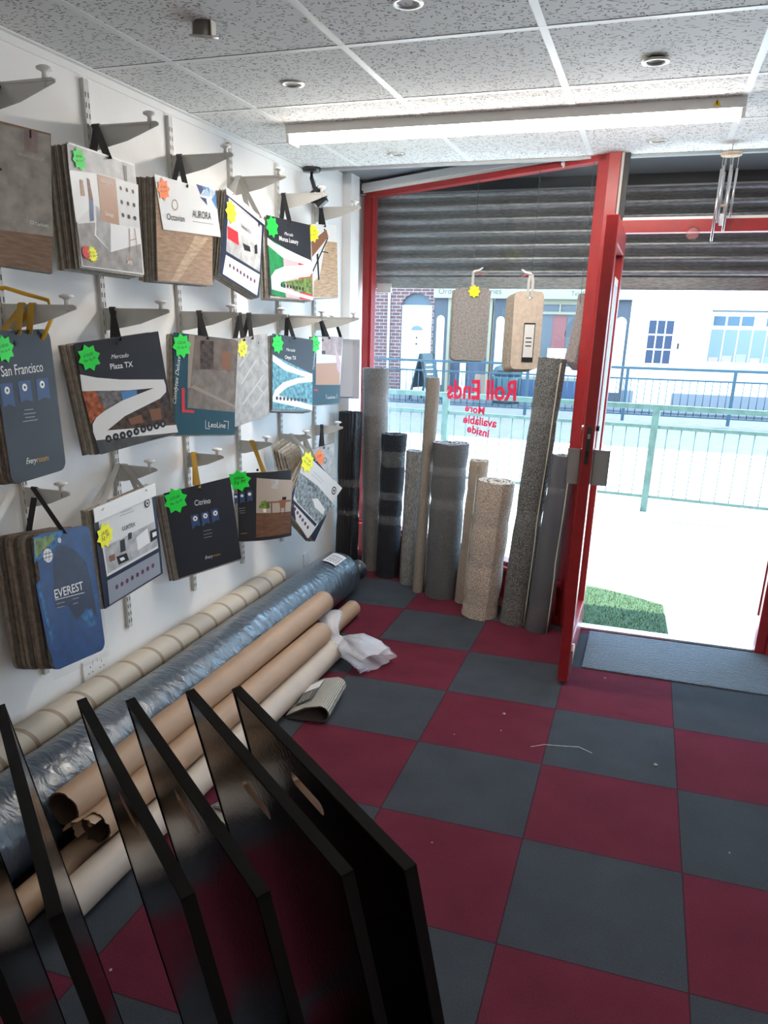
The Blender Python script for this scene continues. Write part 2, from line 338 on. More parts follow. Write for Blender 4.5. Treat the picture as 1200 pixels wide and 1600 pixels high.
# doorway
mb = MB(); mb.box((-.102, YD - .03, 0), (-.048, YD + .04, 2.485), red_m, None, .004); struct('door_1_jamb_left', mb)
mb = MB(); mb.box((-.046, YD - .01, 0), (-.034, YD + .04, 2.485), offwhite); mb.box((-.034, YD, 0), (-.008, YD + .04, 2.485), black_m); struct('trim_7', mb)
mb = MB(); mb.box((.912, YD - .03, 0), (.962, YD + .04, 2.485), red_m, None, .004); mb.box((.905, YD + .04, .19), (.93, YD + .16, 2.06), red_m, None, .004); mb.box((.962, YD - .05, 0), (1.10, YD - .0, 2.485), red_m, None, .004); struct('door_1_jamb_right', mb)
mb = MB(); mb.box((-.048, YD - .025, 2.062), (2.4, YD + .04, 2.118), red_m, None, .004); struct('door_1_transom', mb)
mb = MB(); mb.box((-.01, YD - .018, 2.118), (2.4, YD + .01, 2.130), white_m); struct('trim_8', mb)
mb = MB(); mb.box((-.01, YD + .015, 2.118), (2.4, YD + .021, 2.485), glass_mat('dusty_transom_glass', .38)); struct('window_2', mb)
mb = MB(); mb.box((1.10, YD - .03, 0), (2.4, YD + .04, .30), red_m); mb.box((1.10, YD - .03, .30), (1.14, YD + .04, 2.06), red_m); mb.box((1.14, YD, .30), (2.4, YD + .006, 2.07), glass_m); struct('window_3', mb)
mb = MB(); mb.box((-.04, YD - .005, -.08), (.912, YD + .06, .012), mat('bright_aluminium', (.8, .8, .8), .3, metal=.7), None, .003); struct('door_1_threshold', mb)
mb = MB(); mb.box((-.05, YD + .0, -.12), (.96, YD + .05, -.005), mat('concrete_step', (.5, .5, .48), .9)); struct('trim_9', mb)

# ---------------------------------------------------------------- the open door
d = thing('shop_door', 'open red glazed shop door standing edge-on beside the entrance', 'door', (.0, YD, 0))
d['kind'] = 'thing'
xa, xb, y0, y1 = -.032, .016, -.81, -.005
mb = MB(); mb.box((xa, y0, .02), (xb, y0 + .095, 2.05), red_m, None, .004); mb.build('lock_stile', d)
mb = MB(); mb.box((xa, y1 - .09, .02), (xb, y1, 2.05), red_m, None, .004); mb.build('hinge_stile', d)
mb = MB(); mb.box((xa, y0 + .095, 1.955), (xb, y1 - .09, 2.05), red_m, None, .004); mb.build('top_rail', d)
mb = MB(); mb.box((xa, y0 + .095, .02), (xb, y1 - .09, .20), red_m, None, .004); mb.build('kick_rail', d)
mb = MB(); mb.box((-.011, y0 + .09, .195), (-.005, y1 - .085, 1.96), glass_m); mb.build('glass_pane', d)
for sgn, x0, x1 in ((-1, -.092, -.034), (1, .018, .088)):
    mb = MB(); mb.box((x0, y0 + .03, .965), (x1, y0 + .036, 1.12), mat('grey_pull_plate', (.30, .30, .29), .45), None, .001)
    mb.box((x0 if sgn < 0 else x1 - .004, y0 + .03, .965), (x0 + .004 if sgn < 0 else x1, y0 + .055, 1.12), MATS['grey_pull_plate'])
    mb.box((x1 - .004 if sgn < 0 else x0, y0 + .03, .965), (x1 if sgn < 0 else x0 + .004, y0 + .09, 1.12), MATS['grey_pull_plate']); mb.build('pull_handle', d)
mb = MB(); mb.box((-.016, y0 - .003, 1.06), (.002, y0 + .002, 1.22), mat('lock_faceplate', (.08, .075, .08), .35, metal=.7)); mb.box((-.013, y0 - .008, 1.09), (-.001, y0, 1.12), blackgloss); mb.box((-.012, y0 - .006, 1.17), (-.002, y0, 1.19), steel); mb.build('lock', d)
mb = MB(); mb.cyl((-.045, y0 + .05, 1.21), (-.033, y0 + .05, 1.21), .012, steel, 14); mb.cyl((.017, y0 + .05, 1.21), (.03, y0 + .05, 1.21), .012, blackgloss, 14); mb.build('key_cylinder', d)
mb = MB(); mb.box((.017, y0 + .03, .05), (.026, y0 + .06, .17), steel); mb.cyl((.022, y0 + .045, .10), (.022, y0 + .045, .20), .008, white_m, 10); mb.build('floor_bolt', d)
tag(MB().box((.0165, y0 + .17, 1.02), (.0185, y0 + .46, 1.83), white_m).box((.0186, y0 + .19, 1.05), (.0192, y0 + .44, 1.80), mat('notice_grey', (.45, .47, .48), .6)).build('notice_board', d), 'white framed notice fixed to the door glass')

# ---------------------------------------------------------------- roller shutter outside
sh = thing('roller_shutter', 'half lowered grey metal roller shutter outside the shop front', 'roller shutter', (0, 3.10, 1.85))
mb = MB(); prof = []; P_ = .077
n_sl = 9
for k in range(n_sl):
    for i in range(8):
        t = i / 8; prof.append((.024 * math.sin(PI * t / .86) if t < .86 else -.008, .07 + (k + t) * P_))
prof.append((0, .07 + n_sl * P_))
vs = []; fs = []
for x in (-1.70, 2.4): vs += [(x, -p[0], p[1]) for p in prof] + [(x, -p[0] + .008, p[1]) for p in prof]
n = len(prof)
for i in range(n - 1):
    fs.append((i, 2 * n + i, 2 * n + i + 1, i + 1)); fs.append((n + i, n + i + 1, 3 * n + i + 1, 3 * n + i))
fs += [(0, n, 3 * n, 2 * n), (n - 1, 3 * n - 1, 4 * n - 1, 2 * n - 1)]
mb.add(vs, fs, shut_m, False); mb.build('slat_curtain', sh)
mb = MB(); mb.box((-1.70, -.015, 0), (2.4, .02, .072), shut_m, None, .003); mb.build('bottom_rail', sh)
mb = MB(); mb.box((-1.95, .03, .60), (2.5, .45, 1.35), mat('fascia_sun_block', (.05, .05, .055), .6)); mb.box((-1.95, .02, .58), (2.5, .03, .75), shut_m); mb.build('housing', sh)  # shutter box, plus an unseen fascia block added to keep the sun out
mb = MB(); mb.box((-1.80, -.03, -1.95), (-1.70, .05, .65), mat('guide_grey', (.4, .4, .4), .5, metal=.3)); mb.build('guide_rail', sh)
MB().box((-1.60, -.04, -.03), (-1.50, -.012, .03), offwhite, None, .003).build('end_stop', sh)

# ---------------------------------------------------------------- fluorescent batten and downlights
lt = thing('batten_light', 'long lit white fluorescent batten light under the ceiling tiles', 'ceiling light', (-.485, 1.235, H))
mb = MB(); mb.box((-.90, -.058, -.036), (.90, .058, 0), white_m, None, .004); mb.build('housing', lt)
dif = emit('lamp_diffuser', (1.0, .93, .84), LAMP_POWER)
pts = [(-.050 * math.cos(a), -.006 - .028 * math.sin(a)) for a in [PI * i / 18 for i in range(19)]]
mb = MB(); vs = [(x, p[0], p[1] - .031) for x in (-.885, .885) for p in pts]; n = len(pts)
mb.add(vs, [(i, i + 1, n + i + 1, n + i) for i in range(n - 1)] + [tuple(range(n - 1, -1, -1)), tuple(range(n, 2 * n))], dif, True); mb.build('diffuser', lt)
for sx in (-1, 1):
    mb = MB(); mb.box((min(sx * .885, sx * .90), -.052, -.069), (max(sx * .885, sx * .90), .052, -.028), white_m, None, .004); mb.build('end_cap', lt)
T = Matrix.Translation((.80, -.0586, -.016)) @ Matrix.Rotation(PI / 2, 4, 'X')
mb = MB(); mb.flat([(-.014, -.012), (.014, -.012), (0, .013)], 0, mat('warning_yellow', (.85, .60, .02), .5), T); mb.flat([(-.001, -.008), (.002, -.008), (.001, .006), (-.003, .004)], .0004, black_m, T); mb.build('warning_label', lt)
l2 = copy_tree(lt); l2.location = (1.75, -2.75, H); l2.rotation_euler = (0, 0, PI / 2); l2['label'] = 'second lit batten light further back in the shop, behind the camera'
LENS = mat('frosted_lamp_glass', (.45, .44, .42), .25)
def downlight(x, y, label, drop=0., tilt=0.):
    o = thing('downlight', label, 'ceiling light', (x, y, H - drop), 0, 'unlit round downlights in the ceiling tiles'); o.rotation_euler = (tilt, tilt * .6, 0)
    MB().lathe([(.028, -.001), (.031, -.005), (.040, -.006), (.043, -.001), (.040, .001), (.028, .001)], mat('chrome_ring', (.50, .49, .46), .3, metal=.6), 32, closed=True).build('bezel', o)
    MB().lathe([(0, .006), (.02, .005), (.029, .0005)], LENS, 28).build('lens', o)
    mb = MB(); mb.lathe([(.028, .0), (.026, .02 + drop), (0, .02 + drop)], mat('lamp_can', (.16, .15, .14), .35, metal=.6), 24); mb.build('lamp_can', o)
    if drop > .02:
        mb = MB()
        for s_ in (-1, 1): mb.box((s_ * .030 - .002, -.012, 0), (s_ * .030 + .002, .012, drop + .01), MATS['chrome_ring'])
        mb.build('spring_clip', o)
downlight(-1.104, .034, 'hanging downlight dropped out of its ceiling hole, nearest the left wall', .03, .22)
downlight(-.505, .043, 'unlit downlight cut by the top edge of the photo')
downlight(-1.103, .633, 'small unlit downlight left of centre, between dropped fitting and lit batten')
downlight(.106, .669, 'unlit downlight on the right, slightly proud of its ceiling tile', .008)
downlight(-1.103, 1.851, 'unlit downlight beyond the left half of the lit batten')
downlight(.11, 1.835, 'unlit downlight beyond the right end of the lit batten')

# black clamp spotlight at the wall corner, end of the aluminium edge trim
o = thing('clamp_spotlight', 'small black bracket spotlight hanging from the ceiling edge by the left wall', 'spotlight', (-1.66, 2.10, H))
MB().lathe([(0, -.02), (.045, -.02), (.05, -.008), (.05, 0), (0, 0)], blackgloss, 28).build('ceiling_rose', o)
MB().tube([(0, 0, -.015), (.0, .0, -.05), (.012, -.01, -.075), (.03, -.02, -.11)], .011, blackgloss, 10).build('stem', o)
T = Matrix.Translation((.05, -.03, -.14)) @ Matrix.Rotation(-.6, 4, 'Y')
MB().box((-.035, -.03, -.03), (.035, .03, .03), blackgloss, T, .006).box((-.05, -.012, -.012), (-.03, .012, .022), blackgloss, T).box((-.03, -.022, -.055), (.03, .022, -.03), blackgloss, T, .004).build('lamp_head', o)
MB().box((-.002, -.031, -.012), (.006, -.0302, .012), white_m, T).build('white_mark', o)

# wind chime
o = thing('wind_chime', 'wooden disc wind chime with metal tubes hanging above the doorway', 'wind chime', (.43, 1.98, 2.365))
chw = mat('pale_wood', (.62, .46, .32), .5, var=.15, vscale=30)
MB().lathe([(0, 0), (.043, 0), (.046, .006), (.043, .012), (0, .012)], chw, 36).build('disc', o)
MB().tube([(0, 0, .012), (.0, .0, H - 2.365)], .0012, black_m, 6).build('hanging_cord', o)
for i, (a, L0, L1) in enumerate(((2.9, .05, .30), (3.9, .04, .22), (5.0, .06, .25), (.2, .05, .20), (1.3, .03, .24), (2.1, .06, .21))):
    x, y = .033 * math.cos(a), .033 * math.sin(a)
    c = MB().cyl((x, y, -L0 - .0), (x, y, -L0 - L1), .0055, steel, 12).build('chime_tube', o)
    MB().tube([(x, y, 0), (x, y, -L0)], .0007, white_m, 5).build('string', c)
MB().lathe([(0, -.205), (.016, -.205), (.016, -.198), (0, -.198)], chw, 24).build('striker', o)
MB().tube([(0, 0, 0), (0, 0, -.2)], .0007, white_m, 5).build('string', o)
MB().box((-.011, -.001, -.285), (.011, .001, -.235), steel).tube([(0, 0, -.2), (0, 0, -.24)], .0007, white_m, 5).build('wind_catcher', o)
o = thing('suction_hook', 'clear round suction hook under the door transom', 'hook', (.315, YD - .03, 2.062)); MB().lathe([(0, .004), (.02, .003), (.030, -.002), (.02, .0), (0, 0)], film_mat('pink_clear_plastic', (.5, .2, .2), .35), 24, Matrix.Translation((0, 0, -.006)) @ Matrix.Rotation(PI / 2, 4, 'X')).build('cup', o)
o = thing('cup_hook', 'white plastic cup hook on the red window head rail', 'hook', (-.33, 2.20, 2.40)); MB().lathe([(0, 0), (.014, 0), (.014, .008), (0, .008)], white_m, 20, Matrix.Rotation(PI / 2, 4, 'X')).build('base_plate', o); MB().tube([(0, -.004, 0), (0, -.022, -.004), (0, -.024, -.016), (0, -.014, -.020)], .003, white_m, 8).build('hook', o)

# door mat and grass mat
mb = MB(); mb.box((.065, 1.505, 0), (1.9, 2.035, .008), ribbed('ribbed_mat', (.16, .18, .22), 1, 330, .85, 1.), None, .002)
tag(mb.build('door_mat'), 'dark ribbed entrance mat lying inside the doorway', 'mat')
mb = MB(); gm = mat('artificial_grass', (.055, .12, .045), .9, var=.35, vscale=150, bump=1., bscale=300)
random.seed(3); G0 = -.1
vs = []; fs = []
tag(mb.prism([(-.04, 2.15), (.515, 2.15), (.50, 2.40), (.475, 2.95), (.26, 3.08), (.02, 3.18), (-.30, 3.25), (-.32, 2.40)], G0, G0 + .012, gm).build('grass_mat'), 'piece of green artificial grass matting outside the doorway', 'mat')
for i in range(5200):
    x = random.uniform(-.28, .49); y = random.uniform(2.17, 3.12)
    if y > 2.95 + (.475 - x) * .5: continue
    a = random.uniform(0, 6.28); h = random.uniform(.008, .02); dx, dy = .0018 * math.cos(a), .0018 * math.sin(a); lx, ly = random.uniform(-.008, .008), random.uniform(-.008, .008); b = len(vs)
    vs += [(x - dx, y - dy, G0 + .011), (x + dx, y + dy, G0 + .011), (x + lx, y + ly, G0 + .011 + h)]; fs.append((b, b + 1, b + 2))
g = bpy.data.objects['grass_mat']; q = MB(); q.add(vs, fs, gm); o = q.build('grass_blades', g); o['kind'] = 'stuff'
for x0, x1, yy in ((.52, .72, 2.26), (.80, .90, 2.22)):
    tag(MB().prism([(x0, 2.15), (x1, 2.13), (x1, 2.17), (x0 + .02, yy)], G0, G0 + .012, gm).build('grass_offcut'), 'thin green grass offcut at the step, ' + ('middle of the doorway' if x0 < .6 else 'beside the right door post'), 'mat', 'grass offcuts at the door step')
# floor litter
random.seed(8)
for i, (x, y, s_) in enumerate(((-.213, .862, .012), (.417, .652, .014), (-.278, -.132, .007), (-.2, .707, .006), (.65, .164, .006), (-.377, .603, .005), (.183, 1.418, .008), (-1.07, -.60, .010), (-.99, -.70, .012), (-.93, -.95, .009))):
    mb = MB(); vs = [Vector(v).normalized() * s_ * random.uniform(.4, .8) for v in ((1, 0, 0), (-1, 0, 0), (0, 1, 0), (0, -1, 0), (0, 0, .6), (0, 0, -.6))]
    mb.add([v[:] for v in vs], [(0, 2, 4), (2, 1, 4), (1, 3, 4), (3, 0, 4), (2, 0, 5), (1, 2, 5), (3, 1, 5), (0, 3, 5)], mat('lint', (.45, .43, .40), .9))
    o = mb.build('carpet_crumb'); o.location = (x, y, s_ * .3); tag(o, 'tiny grey crumb on the ' + ('red tile left of the long thread', 'grey tile right of the long thread', 'red tile between boards and doorway', 'red tile touching the long thread', 'far right floor tiles', 'red tile nearest the folded sample', 'magenta-lit tile by the door mat', 'dark floor between pale tube and boards', 'dark floor beside the pale tube end', 'red tile between the display boards')[i], 'crumb', 'loose crumbs on the floor')
tag(MB().tube([(-.063, .618, .001), (-.013, .654, .002), (.062, .672, .001), (.124, .686, .002), (.177, .657, .001)], .0009, white_m, 5).build('loose_thread'), 'long white thread lying across the carpet tiles', 'thread')

# ---------------------------------------------------------------- slotted uprights, brackets, sockets on the left wall
UY = [-.225, .27, .777, 1.26, 1.75, 2.23]
ORD = ['at the left edge of the photo', 'second from the left', 'third from the left', 'fourth from the left', 'fifth from the left', 'nearest the window']
slot_m = mat('slot_shadow', (.03, .03, .03), .8)
def upright():
    mb = MB(); mb.box((0, -.0125, 0), (.016, .0125, 1.965), offwhite)
    z = .02
    while z < 1.94:
        for dy in (-.007, .007): mb.box((.0158, dy - .0022, z), (.0163, dy + .0022, z + .016), slot_m)
        z += .0315
    return mb.build('shelf_upright')
up = upright()
for i, y in enumerate(UY):
    o = up if i == 0 else up.copy()
    if i: COL.objects.link(o)
    o.location = (WX, y, .41); tag(o, 'off-white slotted wall upright, ' + ORD[i] + ' of the six', 'shelf upright', 'slotted uprights on the left wall')
def bracket(L, hr):
    r = thing('shelf_bracket', None, None)
    T = Matrix.Rotation(PI / 2, 4, 'X')      # profile x along arm, y up
    prof = [(0, 0), (L - .012, 0), (L, -.004), (L, -.012), (L * .55, -.04 * hr - .012), (.03, -.075 * hr), (0, -.078 * hr)]
    mb = MB(); mb.prism(prof, -.0012, .0012, offwhite, T); mb.prism([(0, 0), (L - .01, 0), (L, -.004), (L - .002, -.008), (.0, -.004)], -.004, .004, offwhite, T); mb.box((-.004, -.007, -.09 * hr), (.006, .007, .004), offwhite); mb.build('arm', r)
    MB().lathe([(0, 0), (.009, 0), (.0075, .012), (.010, .017), (.021, .021), (.022, .026), (.014, .030), (0, .031)], white_m, 24, Matrix.Translation((L - .033, 0, -.001))).build('knob', r)
    MB().cyl((L - .033, 0, -.020), (L - .033, 0, -.004), .003, steel, 8).build('knob_screw', r)
    return r
bl = bracket(.275, 1.0); bs = bracket(.182, .85)
ZT = [[2.237] * 6, [1.654] * 6, [1.085, 1.085, 1.060, 1.055, 1.030, 1.028]]
used = set()
for r_, row in enumerate(('top row', 'middle row', 'bottom row')):
    for i, y in enumerate(UY):
        src = bs if r_ == 2 else bl
        o = src if id(src) not in used else copy_tree(src); used.add(id(src))
        o.location = (WX + .014, y, ZT[r_][i]); tag(o, 'tapered bracket with white knob, %s, %s' % (row, ORD[i].replace('at the left edge of the photo', 'at the left photo edge')), 'shelf bracket', 'shelf brackets holding sample books')
def socket(name, y, z, w_, label, blank):
    o = thing(name, label, 'wall socket', (WX, y, z))
    MB().box((0, -w_ / 2, -.043), (.011 if not blank else .006, w_ / 2, .043), white_m, None, .003).build('faceplate', o)
    if not blank:
        for s_ in (-1, 1):
            c = s_ * .034
            mb = MB()
            for dy, dz, a, b in ((0, .012, .0016, .004), (-.011, -.012, .004, .0016), (.011, -.012, .004, .0016)): mb.box((.0108, c + dy - a, dz - b), (.0114, c + dy + a, dz + b), black_m)
            mb.build('pin_slots', o); MB().box((.011, c * .42 - .006, .016), (.0135, c * .42 + .006, .034), white_m, None, .001).build('switch', o)
    else: MB().cyl((.006, -.03, 0), (.0072, -.03, 0), .003, steel, 10).cyl((.006, .03, 0), (.0072, .03, 0), .003, steel, 10).build('screw', o)
socket('double_socket', .04, .325, .146, 'white double wall socket behind the striped cardboard tube', False)
socket('blank_plate', 2.105, .20, .088, 'square blank wall plate low by the window corner', True)

# ---------------------------------------------------------------- hanging sample books
ART = {
 'tarkett': dict(fr=[-1.58, -0.3623, 1.9423, 0.9698, -0.0944, 0.0, 0.3537, 0.3664],
  st=[],
  art=[('P','lino',[(-0.1689,0.1702),(0.1743,0.1788),(0.1806,-0.0858),(-0.183,-0.1006)]),('P','mauve',[(0.1055,0.1786),(0.1413,0.1791),(0.1404,0.1243),(0.1043,0.1223)]),('P','charcoal',[(0.1189,0.1798),(0.1244,0.1799),(0.1248,0.1592),(0.1193,0.1591)]),('P','charcoal',[(0.0291,0.0797),(0.0477,0.0618),(0.0284,0.0556)]),('T', 'WOODFLOOR', (0.0874, 0.1125), (0.1574, 0.1118), 'paleprint'),('T', 'Tarkett', (0.1288, -0.0597), (0.1684, -0.0586), 'white'),('C','white',(0.1219,-0.0576),0.0055),('C','lino',(0.1219,-0.0576),0.0034),]),
 'design': dict(fr=[-1.55, 0.1444, 1.9477, 1.5622, -0.0151, 0.0381, 0.3341, 0.3537],
  st=[('green', (-0.1295, 0.1363), 0.0282, '£20.00', 'Per Sq M'), ('red', (-0.1435, -0.1336), 0.0186, '', ''), ('yellow', (-0.1135, -0.1364), 0.0217, 'Available', 'in 5m')],
  art=[('P','paperpale',[(-0.1741,0.1714),(0.1636,0.1724),(0.1588,-0.1735),(-0.1589,-0.1729)]),('P','roomgray',[(-0.1741,0.1714),(0.1636,0.1724),(0.1634,0.1153),(-0.0157,0.1137),(-0.1787,0.0983)]),('P','white',[(-0.1777,0.0963),(-0.0483,0.1103),(-0.0416,0.0105),(-0.0768,0.0149),(-0.1724,-0.0493)]),('P','floorgray',[(-0.1709,-0.0537),(-0.082,-0.0376),(-0.0144,-0.1199),(0.1606,-0.0735),(0.159,-0.1724),(-0.1606,-0.174)]),('P','white',[(-0.065,0.0142),(0.0005,-0.0319),(0.1596,-0.022),(0.1583,-0.0764),(-0.0127,-0.1198),(-0.0888,-0.0764)]),('P','roomgray',[(-0.065,0.0142),(0.0005,-0.0319),(-0.0127,-0.1198),(-0.0806,-0.0755)]),('P','paperpale',[(0.05,0.1109),(0.1762,0.115),(0.1611,-0.0244),(0.0478,-0.0299)]),('P','tan',[(-0.0444,0.1096),(0.05,0.1109),(0.0478,-0.0299),(-0.0467,-0.0283)]),('P','brownred',[(-0.0987,0.0891),(-0.0867,0.0875),(-0.0783,0.0287),(-0.0975,0.0258)]),('P','jeans',[(-0.0975,0.0258),(-0.0783,0.0287),(-0.0844,-0.0332),(-0.1041,-0.0381)]),('P','charcoal',[(0.0998,0.1621),(0.1173,0.1625),(0.1138,0.1144),(0.1005,0.1137)]),('P','pot',[(-0.1329,0.0795),(-0.1198,0.0773),(-0.116,0.0345),(-0.1355,0.0315)]),('C','charcoal',(0.0734,0.0872),0.0066),('C','charcoal',(0.1067,0.0872),0.0067),('C','charcoal',(0.1407,0.0877),0.0068),('C','charcoal',(0.0716,0.0449),0.0067),('C','charcoal',(0.1059,0.045),0.0067),('C','charcoal',(0.1402,0.0456),0.0068),('C','charcoal',(0.0718,0.0045),0.0067),('C','charcoal',(0.1045,0.0039),0.0068),('C','charcoal',(0.1389,0.004),0.0069),('P','tan',[(0.0983,-0.0336),(0.1019,-0.0331),(0.094,-0.1088),(0.0903,-0.1091)]),('P','tan',[(0.1278,-0.03),(0.1316,-0.0295),(0.1382,-0.0966),(0.1344,-0.097)]),('P','tan',[(0.0967,-0.0702),(0.1366,-0.0607),(0.1362,-0.0633),(0.0963,-0.0728)]),('T', 'Georgette', (-0.0292, 0.0917), (0.0343, 0.0929), 'white'),('T', 'Design', (-0.0264, -0.0055), (0.0203, -0.0049), 'white'),('C','tan',(0.0809,-0.1392),0.011),('T', '5m', (0.0654, -0.1406), (0.0958, -0.142), 'white'),]),
 'aurora': dict(fr=[-1.55, 0.613, 1.9321, 1.4835, 0.0007, -0.0464, 0.3509, 0.3521],
  st=[('orange', (-0.1363, 0.136), 0.0313, '£11.00', 'Per Sq M')],
  art=[('P','woodtan',[(-0.1504,0.0015),(0.1576,0.0101),(0.153,-0.1694),(-0.1635,-0.1771)]),('P','woodlight',[(0.0604,-0.0013),(0.15,0.0027),(-0.0597,-0.1762),(-0.0986,-0.1756)]),('X','white',[(-0.1832,0.1789),(0.1903,0.1745),(0.2299,0.0124),(-0.1399,0.0026)]),('P','navyblue',[(0.0644,0.1833),(0.1233,0.1824),(0.093,0.1494)]),('P','blue',[(0.0971,0.1805),(0.1498,0.183),(0.1567,0.1517)]),('P','paleblue',[(0.1473,0.1801),(0.1903,0.1745),(0.1739,0.1475)]),('P','blue',[(0.1652,0.143),(0.194,0.1698),(0.2024,0.1116)]),('P','navyblue',[(0.0869,0.1422),(0.1287,0.1414),(0.1368,0.1179)]),('P','paleblue',[(0.0929,0.1481),(0.1353,0.1809),(0.1592,0.152)]),('P','blue',[(0.2023,0.105),(0.2185,0.0533),(0.2085,0.0791)]),('R','tan',(-0.0692,0.0936),0.0185),('T', 'Octavian', (-0.119, 0.049), (-0.012, 0.0526), 'charcoal'),('T', 'AURORA', (0.0365, 0.0773), (0.1609, 0.0816), 'charcoal'),('L','grayprint',(0.0382,0.05),(0.1768,0.0542)),('C','charcoal',(0.007,0.1674),0.0068),('C','white',(0.007,0.1674),0.0037),]),
 'trendtex': dict(fr=[-1.55, 1.0802, 1.9329, 1.5451, -0.2487, 0.009, 0.3419, 0.3497],
  st=[('yellow', (-0.126, 0.0941), 0.0397, '£18.00', 'Per Sq M')],
  art=[('P','navy',[(-0.1753,0.177),(0.1693,0.1728),(0.1792,-0.171),(-0.1738,-0.1752)]),('P','white',[(-0.1753,0.177),(0.1693,0.1728),(0.1762,0.1545),(-0.168,0.1502)]),('P','paperpale',[(-0.1492,0.1439),(0.1488,0.1394),(0.1641,-0.0591),(-0.1357,-0.0695)]),('P','roomgray',[(-0.1444,0.0314),(0.1536,0.0465),(0.1641,-0.0591),(-0.1357,-0.0695)]),('P','red',[(-0.1416,0.0325),(-0.0535,0.0389),(-0.0369,-0.0124),(-0.1322,-0.0161)]),('P','charcoal',[(-0.0085,0.0091),(0.056,0.0163),(0.0678,-0.0032),(0.0118,-0.0147)]),('P','charcoal',[(0.0951,0.034),(0.118,0.05),(0.1288,0.0098),(0.1044,0.0015)]),('P','paperpale',[(-0.1362,-0.0846),(0.1662,-0.0706),(0.1571,-0.1661),(-0.1499,-0.1676)]),('C','purple',(-0.0976,-0.1168),0.008),('C','purple',(-0.0653,-0.1161),0.008),('C','purple',(-0.0338,-0.1158),0.0082),('C','purple',(-0.005,-0.1158),0.0082),('C','purple',(0.026,-0.116),0.0083),('C','purple',(0.0572,-0.1148),0.0083),('C','purple',(0.0876,-0.1155),0.0084),('C','purple',(0.1214,-0.113),0.0085),('T', 'TRENDTEX', (-0.0389, 0.0747), (0.0591, 0.0746), 'charcoal'),('L','red',(-0.0376,0.1322),(0.0516,0.1359)),('L','grayprint',(-0.039,0.1127),(0.0521,0.1142)),('R','charcoal',(0.118,0.1359),0.0114),('C','charcoal',(0.118,0.1359),0.0068),]),
 'monza': dict(fr=[-1.55, 1.5752, 1.9157, 1.3888, -0.0121, 0.0414, 0.3685, 0.355],
  st=[('green', (-0.1455, 0.1308), 0.0417, '£22.00', 'Per Sq M')],
  art=[('P','green',[(-0.1836,0.0838),(-0.0509,0.0491),(-0.0517,-0.1809),(-0.1688,-0.1734)]),('P','pink',[(-0.0642,0.0315),(0.0745,0.0107),(0.0672,-0.1829),(-0.0516,-0.18)]),('P','red',[(0.0681,0.0101),(0.1858,0.003),(0.189,-0.1833),(0.0673,-0.1811)]),('P','slate',[(-0.1875,0.1774),(0.1785,0.1694),(0.1744,0.009),(-0.1855,0.0773)]),('P','white',[(-0.1853,0.0797),(-0.1319,0.0613),(-0.036,0.044),(0.0722,0.0257),(0.1762,0.0109),(0.194,-0.0007),(0.195,-0.0442),(0.165,-0.0682),(0.0333,-0.0842),(-0.0927,-0.1127),(-0.0867,-0.134),(0.029,-0.1503),(0.19,-0.1655),(0.1925,-0.1832),(-0.1669,-0.1486),(-0.1684,-0.0914),(-0.1337,-0.0603),(-0.057,-0.0379),(0.1266,-0.0148),(-0.0693,0.0023),(-0.1864,0.0479)]),('P','grass',[(-0.062,-0.109),(0.1818,-0.0688),(0.1873,-0.1532),(0.0293,-0.1459)]),('C','charcoal',(-0.0861,-0.1256),0.0084),('C','charcoal',(-0.0605,-0.1265),0.0084),('C','charcoal',(-0.0346,-0.1273),0.0085),('C','charcoal',(-0.0085,-0.1282),0.0086),('C','charcoal',(0.018,-0.1291),0.0086),('C','charcoal',(0.0447,-0.13),0.0087),('C','charcoal',(0.0718,-0.131),0.0086),('C','charcoal',(0.0991,-0.1319),0.0087),('T', 'Mercado', (-0.0464, 0.1132), (0.0273, 0.1131), 'white'),('T', 'Monza Luxury', (-0.0904, 0.0841), (0.0694, 0.0817), 'white'),('C','black',(-0.0132,0.1527),0.0058),]),
 'stool': dict(fr=[-1.58, 2.0952, 1.9428, 1.2218, 0.0516, 0.0007, 0.2059, 0.3742],
  st=[('yellow', (-0.0867, 0.1404), 0.0398, '£11.00', 'Per Sq M')],
  art=[('P','paperpale',[(-0.0957,0.1846),(0.1004,0.1864),(0.105,-0.1874),(-0.1079,-0.1843)]),('P','woodlight',[(0.0138,0.105),(0.1075,0.1016),(0.105,-0.1874),(-0.1048,-0.1815),(-0.0929,-0.1001),(-0.0474,-0.0767)]),('P','brownleather',[(-0.1036,0.0967),(0.0197,0.1646),(0.0359,0.1287),(-0.1006,0.0225)]),('P','black',[(-0.0664,0.036),(-0.0515,0.0418),(-0.0483,-0.0935),(-0.0603,-0.0954)]),('P','black',[(0.0267,0.1238),(0.0355,0.1214),(-0.0976,-0.0537),(-0.1031,-0.0473)]),('P','black',[(-0.0184,0.0536),(0.0322,0.0493),(0.0319,0.0437),(-0.0187,0.0481)]),('C','black',(0.0048,0.1621),0.0054),]),
 'sanfran': dict(fr=[-1.55, -0.3139, 1.3629, 1.6339, 0.0224, 0.0054, 0.26, 0.4354],
  st=[('green', (-0.082, 0.1683), 0.033, '£20.00', 'Per Sq M')],
